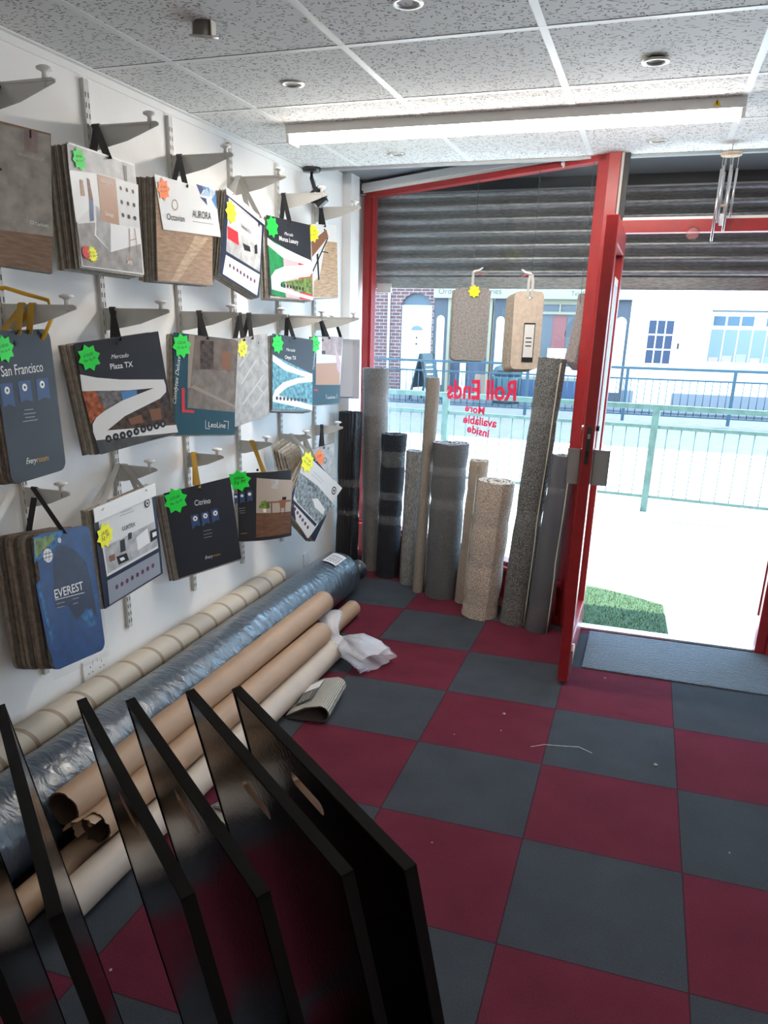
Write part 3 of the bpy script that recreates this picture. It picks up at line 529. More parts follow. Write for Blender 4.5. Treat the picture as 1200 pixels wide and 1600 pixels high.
  art=[('T', 'San Francisco', (-0.1084, 0.1073), (0.0764, 0.1096), 'white'),('P','ribbon',[(-0.1203,0.0736),(-0.0682,0.0729),(-0.0698,0.0039),(-0.0929,0.0147),(-0.1201,0.0072)]),('P','ribbon',[(-0.0458,0.0742),(0.0111,0.0743),(0.0111,0.0107),(-0.0169,0.0197),(-0.0454,0.0133)]),('P','ribbon',[(0.0349,0.0757),(0.0938,0.075),(0.0938,0.0094),(0.0669,0.0184),(0.0341,0.0107)]),('C','white',(-0.0947,0.0535),0.0109),('C','white',(-0.0181,0.0553),0.0111),('C','white',(0.0625,0.0568),0.0114),('C','slate',(-0.0947,0.0535),0.0041),('C','slate',(-0.0181,0.0553),0.0042),('C','slate',(0.0625,0.0568),0.0043),('L','grayprint',(-0.0338,-0.0095),(0.0058,-0.0112)),('L','grayprint',(-0.0398,-0.0206),(0.0144,-0.0232)),('L','grayprint',(-0.0349,-0.0316),(0.0086,-0.0335)),('L','grayprint',(-0.0478,-0.0418),(0.0191,-0.044)),('T', 'Every', (-0.0586, -0.1615), (-0.0106, -0.1661), 'white'),('T', 'room', (-0.0104, -0.1651), (0.046, -0.1679), 'gold'),('C','black',(-0.0286,0.1816),0.0077),]),
 'plaza': dict(fr=[-1.55, 0.1745, 1.3707, 1.2373, 0.1207, 0.0265, 0.3494, 0.3745],
  st=[('green', (-0.1309, 0.1362), 0.0379, '£16.00', 'Per Sq M')],
  art=[('P','slate',[(-0.1689,0.1885),(0.1651,0.1848),(0.1634,0.0168),(-0.1771,0.0881)]),('P','orangebrick',[(-0.1823,0.033),(-0.1044,0.0181),(-0.0784,-0.0376),(-0.1502,-0.0629),(-0.1763,-0.0799)]),('P','buildgray',[(-0.1292,0.0224),(-0.0267,0.0093),(-0.0351,-0.0258),(-0.1101,-0.0456)]),('P','blue',[(-0.0308,0.0066),(0.0366,-0.0003),(0.033,-0.0157),(-0.0318,-0.0264)]),('P','nightbrown',[(-0.1264,-0.1126),(-0.0345,-0.0811),(0.0542,-0.0622),(0.1306,-0.0468),(0.161,-0.0344),(0.1808,-0.1561)]),('P','nightgray',[(-0.1701,-0.1383),(0.185,-0.1866),(0.0708,-0.181),(0.0251,-0.189),(-0.1634,-0.1912)]),('P','brownleather',[(-0.0236,-0.0936),(0.0341,-0.0875),(0.0413,-0.1182),(-0.0149,-0.1156)]),('P','brownleather',[(0.0724,-0.0773),(0.123,-0.0809),(0.1212,-0.1223),(0.0773,-0.1195)]),('P','white',[(-0.1771,0.0881),(-0.1179,0.0682),(-0.0246,0.0468),(0.1612,0.0172),(0.1658,-0.0058),(0.1622,-0.0287),(0.1306,-0.0468),(0.0542,-0.0622),(-0.0342,-0.08),(-0.117,-0.1146),(0.1824,-0.1558),(0.1853,-0.1854),(-0.1689,-0.1386),(-0.1743,-0.1082),(-0.169,-0.0814),(-0.1502,-0.0629),(-0.1139,-0.0477),(-0.0351,-0.0258),(0.0365,-0.0157),(0.1119,-0.0056),(-0.0005,0.0048),(-0.1823,0.033)]),('C','charcoal',(-0.1194,-0.1438),0.0129),('C','charcoal',(-0.089,-0.1435),0.013),('C','charcoal',(-0.0597,-0.144),0.0131),('C','charcoal',(-0.0307,-0.1444),0.0131),('C','charcoal',(-0.0002,-0.1432),0.0132),('C','charcoal',(0.0311,-0.1409),0.0133),('C','charcoal',(0.06,-0.141),0.0134),('C','charcoal',(0.091,-0.1408),0.0135),('C','charcoal',(0.121,-0.1397),0.0136),('C','grayprint',(-0.1194,-0.1438),0.005),('C','grayprint',(-0.089,-0.1435),0.005),('C','grayprint',(-0.0597,-0.144),0.005),('C','grayprint',(-0.0307,-0.1444),0.0051),('C','grayprint',(-0.0002,-0.1432),0.0052),('C','grayprint',(0.0311,-0.1409),0.0052),('C','grayprint',(0.06,-0.141),0.0052),('C','grayprint',(0.091,-0.1408),0.0052),('C','grayprint',(0.121,-0.1397),0.0053),('T', 'Mercado', (-0.0451, 0.1275), (0.0276, 0.124), 'white'),('T', 'Plaza TX', (-0.0562, 0.0955), (0.0377, 0.0912), 'white'),('C','black',(-0.0125,0.1673),0.0064),]),
 'comfy': dict(fr=[-1.5, 0.6283, 1.3643, 1.2818, -0.0871, 0.0296, 0.3308, 0.3906],
  st=[('green', (-0.1284, 0.1487), 0.0411, '£26.00', 'Per Sq M')],
  art=[('P','hallbrown',[(-0.0914,0.1935),(0.1808,0.1926),(0.1635,-0.1012),(-0.1003,-0.0885)]),('P','hallfloor',[(-0.0686,0.0619),(0.1569,0.0678),(0.1665,-0.1012),(-0.0985,-0.0865)]),('P','hallpale',[(-0.0914,0.1935),(-0.0605,0.1931),(-0.0844,-0.0102),(-0.0995,-0.0108)]),('P','hallbrown',[(-0.0606,0.1736),(-0.0336,0.1759),(-0.0342,0.0705),(-0.0614,0.0623)]),('P','hallpale',[(-0.0844,-0.0082),(-0.0663,0.0025),(0.1632,-0.0727),(0.1633,-0.0834)]),('P','nightbrown',[(-0.0318,0.1773),(0.0401,0.1788),(0.0401,0.0695),(-0.0324,0.0653)]),('P','brownleather',[(0.0877,0.1457),(0.1364,0.1459),(0.1369,0.0736),(0.088,0.0708)]),('P','red',[(-0.1304,-0.012),(-0.1155,-0.0114),(-0.1146,-0.0954),(-0.0644,-0.0979),(-0.0663,-0.1081),(-0.1315,-0.1057)]),('T', 'Comfytex Deluxe', (-0.1668, -0.0734), (-0.1401, 0.1094), 'white'),('T', 'LeoLine', (0.0115, -0.1533), (0.1086, -0.1573), 'white'),('L','white',(-0.0045,-0.1368),(-0.0046,-0.1692)),('L','white',(-0.0046,-0.1692),(0.0191,-0.1714)),('L','white',(0.0986,-0.1389),(0.1255,-0.1408)),('L','white',(0.1255,-0.1408),(0.1227,-0.1729)),('C','black',(-0.0201,0.1692),0.0073),]),
 'herring': dict(fr=[-1.55, 1.073, 1.3583, 1.4835, 0.0908, -0.0544, 0.3908, 0.384],
  st=[('yellow', (-0.0237, 0.1465), 0.0357, '£11.00', 'Sq M')],
  art=[('P','lineprint',[(-0.0564,0.0741),(0.0323,0.1314),(0.0407,0.1274),(-0.0513,0.0659)]),('P','lineprint',[(-0.0393,-0.0973),(0.1451,0.0089),(0.1542,0.0044),(-0.0341,-0.1061)]),('P','lineprint',[(0.0469,-0.128),(0.1861,-0.0534),(0.1889,-0.0603),(0.0525,-0.1354)]),('P','lineprint',[(-0.0475,-0.003),(0.0884,0.0867),(0.0971,0.0826),(-0.0424,-0.0114)]),('P','lineprint',[(0.1484,0.0795),(0.1901,0.0428),(0.1898,0.0364),(0.1421,0.0756)]),('P','lineprint',[(0.0827,-0.022),(0.1718,-0.092),(0.1654,-0.0942),(0.0765,-0.0258)]),('C','black',(0.1129,0.1578),0.0046),]),
 'onyx': dict(fr=[-1.55, 1.5917, 1.3661, 1.3605, -0.0899, 0.0342, 0.3502, 0.3669],
  st=[('green', (-0.1353, 0.1376), 0.0411, '£18.00', 'Per Sq M')],
  art=[('P','marble',[(-0.1774,0.1828),(0.17,0.1818),(0.1802,-0.1843),(-0.1691,-0.1824)]),('P','slate',[(-0.1774,0.1828),(0.17,0.1818),(0.1732,0.0069),(-0.1732,0.0838)]),('P','white',[(-0.1732,0.0838),(-0.0554,0.0434),(0.0639,0.0204),(0.1732,0.0086),(0.1763,-0.0331),(0.0506,-0.0455),(-0.0528,-0.0713),(-0.1239,-0.112),(0.1792,-0.1571),(0.1802,-0.1843),(-0.1683,-0.1453),(-0.1701,-0.1218),(-0.1525,-0.0876),(-0.0823,-0.0469),(0.0348,-0.0202),(0.1141,-0.012),(-0.0691,0.0113),(-0.1727,0.051)]),('C','charcoal',(-0.1349,-0.1275),0.0094),('C','charcoal',(-0.1051,-0.128),0.0094),('C','charcoal',(-0.0748,-0.1285),0.0094),('C','charcoal',(-0.0442,-0.129),0.0095),('C','charcoal',(-0.0132,-0.1295),0.0096),('C','charcoal',(0.0182,-0.13),0.0096),('C','charcoal',(0.05,-0.1305),0.0097),('C','charcoal',(0.0823,-0.131),0.0098),('C','charcoal',(0.1149,-0.1316),0.0098),('T', 'Mercado', (-0.0642, 0.1167), (0.0131, 0.1175), 'white'),('T', 'Onyx TX', (-0.0734, 0.0759), (0.0216, 0.0772), 'white'),('C','black',(-0.0335,0.161),0.0084),]),
 'leo': dict(fr=[-1.56, 2.0879, 1.3576, 1.2751, -0.0218, -0.0153, 0.2547, 0.3793],
  st=[('green', (-0.1209, 0.1458), 0.0422, '£26.00', 'Sq M')],
  art=[('P','paperpale',[(-0.1031,0.1863),(0.138,0.188),(0.1237,-0.0809),(-0.1006,-0.0757)]),('P','mauve',[(-0.058,0.1873),(0.138,0.188),(0.1244,0.0845),(-0.054,0.093)]),('P','tan',[(-0.1051,0.0417),(0.1167,0.0459),(0.1204,-0.0808),(-0.1006,-0.0757)]),('P','pink',[(0.0599,0.1505),(0.1216,0.0459),(0.1205,-0.022),(0.0913,0.0074)]),('P','charcoal',[(-0.0548,0.1116),(-0.0242,0.1119),(-0.0233,0.0913),(-0.054,0.093)]),('T', 'Technitex', (-0.1264, 0.0092), (-0.1193, 0.1018), 'white'),('P','red',[(-0.1149,-0.099),(-0.0813,-0.1009),(-0.081,-0.1104),(-0.1146,-0.1085)]),('T', 'LeoLine', (0.0079, -0.149), (0.0817, -0.1496), 'white'),('L','white',(-0.0055,-0.131),(-0.0044,-0.1573)),('L','white',(0.0938,-0.1322),(0.0952,-0.159)),('C','black',(-0.0496,0.1691),0.0074),]),
 'everest': dict(fr=[-1.5, -0.2826, 0.7494, 1.6427, -0.1192, 0.1268, 0.28, 0.4368],
  st=[],
  art=[('P','skyblue',[(-0.1426,0.2111),(0.0049,0.2159),(-0.0495,0.1683),(-0.1558,0.1333)]),('P','grass',[(-0.142,0.2035),(-0.0402,0.211),(-0.0566,0.1899),(-0.1477,0.1471)]),('P','mountain',[(-0.0718,0.12),(-0.0457,0.1678),(-0.0045,0.1726),(0.0476,0.1441),(0.0972,0.0931),(0.1107,-0.0092),(0.1181,-0.101),(0.0647,-0.0554),(0.0058,-0.0863),(-0.031,-0.0241),(-0.0881,-0.0277)]),('P','deepblue',[(-0.1644,0.0698),(-0.1007,0.0939),(-0.1031,-0.0244),(-0.0709,-0.1323),(-0.1319,-0.1928),(-0.1509,-0.1377)]),('P','skyblue',[(-0.1573,0.0584),(-0.147,0.0716),(-0.1215,-0.1089),(-0.1327,-0.1321)]),('P','skyblue',[(0.0255,-0.0744),(0.0903,-0.061),(0.1046,-0.1205),(0.0677,-0.123)]),('C','white',(-0.0906,0.1475),0.0222),('L','charcoal',(-0.1104,0.154),(-0.0657,0.1551)),('L','charcoal',(-0.1116,0.1416),(-0.0707,0.143)),('L','charcoal',(-0.0973,0.1623),(-0.1042,0.1302)),('L','charcoal',(-0.0819,0.1626),(-0.0889,0.1304)),('T', 'EVEREST', (-0.0869, 0.0216), (0.0609, 0.0236), 'white'),('L','white',(-0.0877,0.0036),(0.0624,-0.0014)),('L','grayprint',(-0.0843,-0.0102),(-0.0446,-0.0116)),('L','grayprint',(-0.0855,-0.023),(-0.049,-0.0245)),('L','grayprint',(-0.0032,-0.0111),(0.0306,-0.012)),('L','grayprint',(-0.005,-0.0269),(0.0228,-0.0278)),('C','steel',(-0.0271,0.1876),0.0088),]),
 'luxtex': dict(fr=[-1.55, 0.1152, 0.8199, 1.5767, 0.0669, -0.0129, 0.3779, 0.3734],
  st=[('yellow', (-0.1432, 0.0799), 0.0403, '£8.00', 'Sq M')],
  art=[('P','white',[(-0.1891,0.187),(0.1829,0.1853),(0.1888,0.1552),(-0.1864,0.1564)]),('P','paperpale',[(-0.1647,0.1454),(0.1625,0.148),(0.1732,-0.0731),(-0.156,-0.074)]),('P','roomgray',[(-0.1513,0.0375),(0.1629,0.0396),(0.1748,-0.0635),(-0.1503,-0.0637)]),('P','charcoal',[(-0.06,0.0321),(-0.0306,0.0321),(-0.0322,-0.0145),(-0.0644,-0.013)]),('P','charcoal',[(-0.0086,0.0438),(0.0153,0.0427),(0.011,0.0188),(-0.011,0.0195)]),('P','white',[(0.0387,0.0132),(0.1151,0.028),(0.121,-0.0327),(0.0399,-0.0386)]),('P','black',[(0.1284,0.0109),(0.1778,0.0089),(0.1769,-0.0307),(0.1262,-0.0344)]),('P','white',[(0.143,-0.0002),(0.1704,-0.0021),(0.1709,-0.0188),(0.143,-0.0199)]),('P','black',[(-0.0917,-0.0193),(-0.0291,-0.025),(-0.0198,-0.0568),(-0.0836,-0.0534)]),('P','white',[(-0.0746,-0.0314),(-0.0505,-0.0335),(-0.0428,-0.0456),(-0.0673,-0.0447)]),('P','brownleather',[(-0.1312,-0.0027),(-0.0985,-0.0046),(-0.1002,-0.0288),(-0.1318,-0.0252)]),('P','paleslate',[(-0.1588,-0.0885),(0.1727,-0.0898),(0.173,-0.1788),(-0.1632,-0.1813)]),('C','purple',(-0.1097,-0.1312),0.009),('C','purple',(-0.0783,-0.1311),0.0091),('C','purple',(-0.0463,-0.1309),0.0092),('C','purple',(-0.0137,-0.1308),0.0093),('C','purple',(0.0196,-0.1306),0.0095),('C','purple',(0.0535,-0.1305),0.0095),('C','purple',(0.088,-0.1303),0.0096),('C','purple',(0.1233,-0.1301),0.0097),('T', 'LUXTEX', (-0.039, 0.0718), (0.04, 0.0672), 'charcoal'),('L','red',(-0.051,0.1483),(0.0434,0.1435)),('L','grayprint',(-0.0394,0.133),(0.029,0.1302)),('L','grayprint',(-0.0461,0.1228),(0.039,0.1187)),('C','charcoal',(0.1272,0.1238),0.0166),('C','paperpale',(0.1272,0.1238),0.011),('C','charcoal',(0.1272,0.1238),0.0062),('C','black',(-0.1387,0.1642),0.0034),('C','black',(0.1461,0.1655),0.0036),]),
 'citrino': dict(fr=[-1.55, 0.6461, 0.7611, 1.0574, 0.1049, 0.0265, 0.3226, 0.3798],
  st=[('green', (-0.1148, 0.1491), 0.0478, '£20.00', 'Per Sq M')],
  art=[('T', 'Citrino', (-0.0293, 0.1169), (0.0487, 0.1107), 'white'),('P','ribbon',[(-0.0577,0.0673),(-0.022,0.0682),(-0.0187,0.0107),(-0.0366,0.0211),(-0.0589,0.0064)]),('P','ribbon',[(-0.0061,0.0667),(0.03,0.066),(0.0296,0.0107),(0.0119,0.0194),(-0.0088,0.0049)]),('P','ribbon',[(0.0441,0.0683),(0.0773,0.0685),(0.0781,0.0126),(0.0624,0.0191),(0.0421,0.0084)]),('C','white',(-0.0377,0.0501),0.0112),('C','white',(0.0126,0.0498),0.0113),('C','white',(0.063,0.0497),0.0114),('C','slate',(-0.0377,0.0501),0.004),('C','slate',(0.0126,0.0498),0.004),('C','slate',(0.063,0.0497),0.0041),('L','grayprint',(-0.0104,-0.0146),(0.0312,-0.0172)),('L','grayprint',(-0.0115,-0.031),(0.0323,-0.0326)),('L','grayprint',(-0.0121,-0.045),(0.0279,-0.0474)),('T', 'Every', (-0.0217, -0.136), (0.0177, -0.1388), 'white'),('T', 'room', (0.018, -0.1371), (0.055, -0.14), 'gold'),('C','black',(0.0055,0.1723),0.007),]),
 'curved': dict(fr=[-1.55, 1.2361, 0.7402, 0.9168, -0.0214, 0.0305, 0.2975, 0.3434],
  st=[('green', (-0.1401, 0.1348), 0.0465, '£20.00', 'Sq M')],
  art=[('P','wallbeige',[(-0.0569,0.1457),(0.1613,0.1171),(0.1444,-0.0454),(-0.0628,-0.0301)]),('P','woodbrown',[(-0.0628,-0.0301),(0.1465,-0.0437),(0.1403,-0.1562),(-0.0666,-0.1557)]),('P','brownleather',[(-0.0246,0.0249),(0.1449,0.018),(0.1448,0.0076),(-0.0248,0.0156)]),('P','black',[(0.0177,0.0141),(0.0227,0.0137),(0.023,-0.0358),(0.0179,-0.0353)]),('P','brownleather',[(0.0649,0.0243),(0.1104,0.0226),(0.1058,-0.0194),(0.0726,-0.0166)]),('P','black',[(0.0746,-0.0168),(0.0788,-0.0171),(0.0711,-0.0513),(0.068,-0.051)]),('P','black',[(0.0995,-0.0189),(0.1037,-0.0192),(0.1054,-0.0543),(0.1012,-0.054)]),('P','black',[(0.0857,0.0385),(0.1126,0.0374),(0.1125,0.0224),(0.0855,0.0236)]),('P','grass',[(-0.0502,-0.0035),(-0.0345,0.0275),(-0.0144,0.0305),(0.0075,0.0149),(0.0132,-0.0088),(-0.0152,-0.0129)]),('P','white',[(-0.0273,-0.01),(-0.0091,-0.0116),(-0.0115,-0.03),(-0.0256,-0.0287)]),('P','roomgray',[(0.0197,0.1354),(0.0642,0.1289),(0.0616,0.083),(0.0189,0.0878)]),('P','ribbon',[(-0.1661,0.0694),(-0.1486,0.0726),(-0.1472,0.0183),(-0.1568,0.0236),(-0.1648,0.0125)]),('P','ribbon',[(-0.1398,0.0765),(-0.1183,0.0794),(-0.1178,0.025),(-0.1284,0.0295),(-0.1394,0.0195)]),('P','ribbon',[(-0.1065,0.0822),(-0.0809,0.0849),(-0.0802,0.0311),(-0.0939,0.0358),(-0.106,0.0259)]),('C','white',(-0.1578,0.0553),0.0063),('C','white',(-0.1295,0.0595),0.0072),('C','white',(-0.0942,0.0668),0.0082),('L','grayprint',(-0.1459,-0.0046),(-0.1165,-0.0007)),('L','grayprint',(-0.1443,-0.0166),(-0.1168,-0.0135)),('L','grayprint',(-0.1427,-0.0277),(-0.1191,-0.0252)),('T', 'room', (-0.1397, -0.1321), (-0.1109, -0.1295), 'gold'),('C','black',(-0.053,0.185),0.0063),]),
 'griptex': dict(fr=[-1.5, 1.7331, 0.6848, 1.3383, -0.7361, 0.0138, 0.36, 0.36],
  st=[('yellow', (-0.1776, 0.1222), 0.0518, '£11.00', 'Per Sq M')],
  art=[('P','paperpale',[(-0.2233,0.1501),(0.2085,0.204),(0.1228,-0.1699),(0.1094,-0.2018),(-0.0491,-0.183),(-0.1511,-0.0999),(-0.1817,-0.0141)]),('P','marble2',[(-0.2065,0.0401),(-0.0069,0.0775),(0.2153,0.0837),(0.1375,-0.0884),(0.0142,-0.0909),(-0.1107,-0.0977),(-0.1635,-0.0728)]),('P','white',[(-0.0033,-0.0055),(0.0408,0.0228),(0.143,0.0134),(0.1487,-0.0202),(0.0527,-0.0307)]),('P','navy',[(-0.1579,-0.1043),(-0.0215,-0.101),(0.1298,-0.093),(0.125,-0.1141),(-0.0292,-0.1177),(-0.1491,-0.1221)]),('C','purple',(-0.1335,-0.1332),0.01),('C','purple',(-0.1013,-0.1365),0.0101),('C','purple',(-0.0687,-0.1398),0.0101),('C','purple',(-0.0358,-0.1431),0.0102),('C','purple',(-0.0024,-0.1464),0.0104),('C','purple',(0.0313,-0.1498),0.0104),('C','purple',(0.0655,-0.1533),0.0104),('T', 'GRIPTEX', (-0.1023, 0.0446), (-0.0002, 0.0513), 'charcoal'),('L','grayprint',(-0.0964,0.1152),(0.0203,0.1263)),('L','grayprint',(-0.1006,0.0941),(0.0123,0.1086)),('C','charcoal',(0.1441,0.1441),0.0236),('C','paperpale',(0.1441,0.1441),0.0161),('C','charcoal',(0.1441,0.1441),0.0086),]),
 'orange': dict(fr=[-1.56, 2.0302, 0.8266, 1.3388, 0.0676, -0.0048, 0.2321, 0.2116],
  st=[('orange', (-0.0387, 0.0433), 0.0449, '£7.00', '')],
  art=[('R','charcoal',(0.0185,0.018),0.0172),('C','black',(0.0538,0.0853),0.0054),]),
}

PG = dict(board=((.30, .26, .22), (.17, .14, .12), (.42, .38, .32)), carpet=((.17, .13, .10), (.10, .08, .065), (.23, .18, .14)), pale=((.45, .40, .34), (.30, .26, .21), (.5, .46, .41)), grey=((.28, .28, .28), (.16, .15, .15), (.36, .35, .33)))
def ribz(name, c): return mat(name, c, .8)
def book(key, label, page='board', depth=.06, n=8, base='navy', round_=0., strap=None, strapcol='strap_black', over=(0., 0.), below=.008, bend=0., bz=None, seed=1, group='flooring sample books hanging on the wall', strapw=.024, vstrap=False):
    A = ART[key]; x0, y, z, th, ph, tl, w_, h = A['fr']; rnd = random.Random(seed)
    N = Vector((math.sin(th) * math.cos(tl), -math.cos(th) * math.cos(tl), math.sin(tl))); Rr = Vector((math.cos(th), math.sin(th), 0)); Uu = N.cross(Rr)
    r = math.cos(ph) * Rr + math.sin(ph) * Uu; u = -math.sin(ph) * Rr + math.cos(ph) * Uu; nn = r.cross(u)
    M = Matrix((r, u, nn)).transposed().to_4x4(); M.translation = (x0, y, z)
    root = thing('sample_book', label, 'sample book', group=group, M=M)
    def warp(v):
        if not bend: return v
        return (v[0], v[1], v[2] + bend * (1 - (v[0] / (w_ / 2)) ** 2) * .035)
    # cover
    mb = MB(); shape = rrect(w_, h, round_) if round_ else [(-w_ / 2, -h / 2), (w_ / 2, -h / 2), (w_ / 2, h / 2), (-w_ / 2, h / 2)]
    mb.prism(shape, -.0018, 0, print_mat(base))
    zz = .0003
    for it in A['art']:
        zz += .00012; k = it[0]
        if k == 'P': mb.flat(it[2], zz, print_mat(it[1]))
        elif k == 'X': mb.prism(it[2], zz, zz + .003, print_mat(it[1])); zz += .0031
        elif k == 'C': mb.flat(circle(it[2][0], it[2][1], it[3]), zz, print_mat(it[1]))
        elif k == 'R':
            a = circle(it[2][0], it[2][1], it[3], 24); b = circle(it[2][0], it[2][1], it[3] * .8, 24)
            mb.add([(p[0], p[1], zz) for p in a + b], [(i, (i + 1) % 24, 24 + (i + 1) % 24, 24 + i) for i in range(24)], print_mat(it[1]))
        elif k == 'T':
            script = it[1] in ('Comfytex Deluxe', 'Every', 'Octavian', 'Mercado', 'Technitex')
            mb.text(it[1], it[2], it[3], zz, print_mat(it[4]), None, .012 if it[1] in ('Plaza TX', 'LUXTEX', 'TRENDTEX', 'GRIPTEX', 'EVEREST', 'Tarkett', 'WOODFLOOR', 'Monza Luxury', 'Onyx TX') else 0., .35 if script and it[1] != 'Octavian' else 0., 1.25 if it[1] in ('Every', 'AURORA', 'Citrino', 'San Francisco') else 1.)
        elif k == 'L':
            a = Vector(it[2]); b = Vector(it[3]); d_ = (b - a).normalized(); e = Vector((-d_.y, d_.x)) * .0011
            mb.flat([tuple(a - e), tuple(b - e), tuple(b + e), tuple(a + e)], zz, print_mat(it[1]))
    if bend:
        bm = bmesh.new(); 
        vv = [bm.verts.new(v) for v in mb.v]
        for f, mi_ in zip(mb.f, mb.m):
            try: ff = bm.faces.new([vv[i] for i in f]); ff.material_index = mi_
            except ValueError: pass
        for xx in [w_ * (i / 14 - .5) for i in range(1, 14)]:
            bmesh.ops.bisect_plane(bm, geom=list(bm.verts) + list(bm.edges) + list(bm.faces), plane_co=(xx, 0, 0), plane_no=(1, 0, 0))
        bm.verts.index_update(); mb.v = [v.co[:] for v in bm.verts]; mb.f = [[v.index for v in f.verts] for f in bm.faces]; mb.m = [f.material_index for f in bm.faces]; mb.sm = [False] * len(mb.f); bm.free()
    mb.build('cover', root, warp=warp)
    # pages
    cols = PG[page]
    for i in range(n):
        t = depth / n; z1 = -.002 - i * t - t * .12; z0 = z1 - t * (.78 if page == 'carpet' else .55)
        if page != 'carpet': z0 = max(z0, z1 - .004)
        pm = mat('%s_page_%d' % (page, i % 3), cols[i % 3], .9 if page == 'carpet' else .6, var=.2, vscale=60, bump=.7 if page == 'carpet' else 0, bscale=260)
        ww = w_ + over[0] * (i / n) + rnd.uniform(-.004, .004); hh = h + rnd.uniform(-.004, .004); a = rnd.uniform(-.012, .012)
        T = Matrix.Translation((rnd.uniform(-.004, .004) - over[0] * .5 * i / n + over[1], -below * (.4 + .6 * i / n), 0)) @ Matrix.Rotation(a, 4, 'Z')
        pm_shape = rrect(ww, hh, max(round_, .002), 4)
        if bend: pm_shape = [(ww * (j / 12 - .5), -hh / 2) for j in range(13)] + [(ww * (.5 - j / 12), hh / 2) for j in range(13)]
        MB().prism(pm_shape, z0, z1, pm, T).build('page', root, warp=warp)
    # price stickers
    for col, c, rr, l1, l2 in A['st']:
        mb = MB(); npt = 14 if rr < .023 and col != 'green' else 8
        pts = []
        for i in range(npt * 2): a = PI * i / npt + .2; q = rr * (1.2 if i % 2 == 0 else .86); pts.append((c[0] + q * math.cos(a), c[1] + q * math.sin(a)))
        mb.prism(pts, zz + .0004, zz + .001, mat('sticker_' + col, STICK[col], .5))
        pen = mat('pen_ink', (.01, .05, .02), .6)
        if l1: mb.text(l1, (c[0] - rr * .55, c[1] + rr * .22), (c[0] + rr * .45, c[1] + rr * .32), zz + .0012, pen, None, 0, .3)
        if l2: mb.text(l2, (c[0] - rr * .58, c[1] - rr * .28), (c[0] + rr * .6, c[1] - rr * .12), zz + .0012, pen, None, 0, .3)
        mb.build('price_sticker', root, warp=warp)
    # strap over the bracket
    if strap:
        Mi = M.inverted()
        for q, (xs, ys, zs, su) in enumerate(strap):
            m_ = mat(strapcol, dict(strap_black=(.012, .012, .013), strap_yellow=(.50, .29, .03), strap_white=(.50, .49, .46))[strapcol], .6)
            a = Mi @ Vector((xs, ys - .006, zs - .0)); b = Mi @ Vector((xs, ys, zs + .004)); c = Mi @ Vector((xs, ys + .006, zs)); wd = (Mi.to_3x3() @ Vector((1, 0, 0)))
            f_ = Vector((su[0], h / 2 - .012 + su[1], .0035)); k_ = Vector((su[0] + (.02 if not vstrap else su[2] if len(su) > 2 else 0), h / 2 - .015, -depth - .004))
            mid = f_.lerp(a, .5)
            mb = MB(); mb.ribbon([f_, f_.lerp(a, .35), f_.lerp(a, .7), a, b, c, c.lerp(k_, .4), k_], wd, strapw, m_); mb.build('strap', root)
    return root
def S1(x, r_, i, su=(0, 0)): return (x, UY[i], ZT[r_][i], su)
book('tarkett', 'beige wood-floor sample board cut off by the left edge, top row', 'board', .03, 4, 'woodpale', strap=[S1(-1.62, 0, 0)])
book('design', 'white sample book with kitchen photo and tan panel, top row', 'board', .075, 12, 'white', strap=[S1(-1.668, 0, 1, (.02, 0))], over=(.03, 0), below=.012, seed=2, strapw=.03)
book('aurora', 'wood sample book with white half cover and blue triangles', 'board', .07, 10, 'woodtan', strap=[S1(-1.662, 0, 2)], over=(.02, 0), seed=3)
book('trendtex', 'sample book with red chair photo and navy frame, tilted, top row', 'pale', .05, 8, 'navy', strap=[(-1.66, UY[3], 2.237, (-.13, 0)), (-1.655, UY[3], 2.237, (.12, 0))], strapcol='strap_white', seed=4)
book('monza', 'slate sample book with white swoosh over green and red flag picture', 'pale', .06, 8, 'slate', strap=[S1(-1.665, 0, 4)], below=.02, seed=5)
book('stool', 'narrow sample book with stool photo on pale wood, top row by window', 'pale', .04, 6, 'paperpale', strap=[S1(-1.66, 0, 5)], seed=6)
book('sanfran', 'navy carpet sample book with three ribbon badges at left edge, middle row', 'carpet', .07, 6, 'slate', .03, strap=[(-1.62, UY[0], 1.654, (-.02, 0)), (-1.58, UY[0], 1.654, (.03, 0))], strapcol='strap_yellow', seed=7)
book('plaza', 'slate sample book with white swoosh over townhouse picture, middle row', 'board', .06, 8, 'slate', strap=[S1(-1.66, 1, 1)], over=(.03, 0), below=.004, seed=8)
book('comfy', 'teal sample book with brown hallway photo and red corner mark', 'pale', .05, 7, 'teal', strap=[S1(-1.605, 1, 2)], seed=9)
book('herring', 'grey herringbone vinyl sample book on two black straps', 'pale', .05, 6, 'grayvinyl', strap=[(-1.675, UY[3], 1.654, (-.02, 0)), (-1.624, UY[3], 1.654, (.05, 0))], seed=10)
book('onyx', 'slate sample book with white swoosh over blue marble picture', 'grey', .06, 9, 'slate', strap=[S1(-1.655, 1, 4)], below=.02, seed=11)
book('leo', 'teal sample book with pink interior photo, middle row by window', 'pale', .04, 5, 'teal', strap=[S1(-1.665, 1, 5)], seed=12)
book('everest', 'thick carpet sample book with blue mountain cover in clear sleeve', 'carpet', .15, 9, 'deepblue', .03, strap=[(-1.655, UY[0], 1.085, (.0, 0))], seed=13, over=(.0, 0), below=.0)
book('luxtex', 'sample book with white clip strip and checkered kitchen photo', 'pale', .045, 7, 'navy', strap=[(-1.69, UY[1], 1.085, (-.15, 0)), (-1.66, UY[1], 1.085, (.12, 0))], strapcol='strap_white', seed=14, over=(.01, 0))
book('citrino', 'plain navy sample book with white border on yellow strap, bottom row', 'board', .06, 8, 'slate', strap=[S1(-1.665, 2, 2)], strapcol='strap_yellow', seed=15, over=(.02, 0), below=.02)
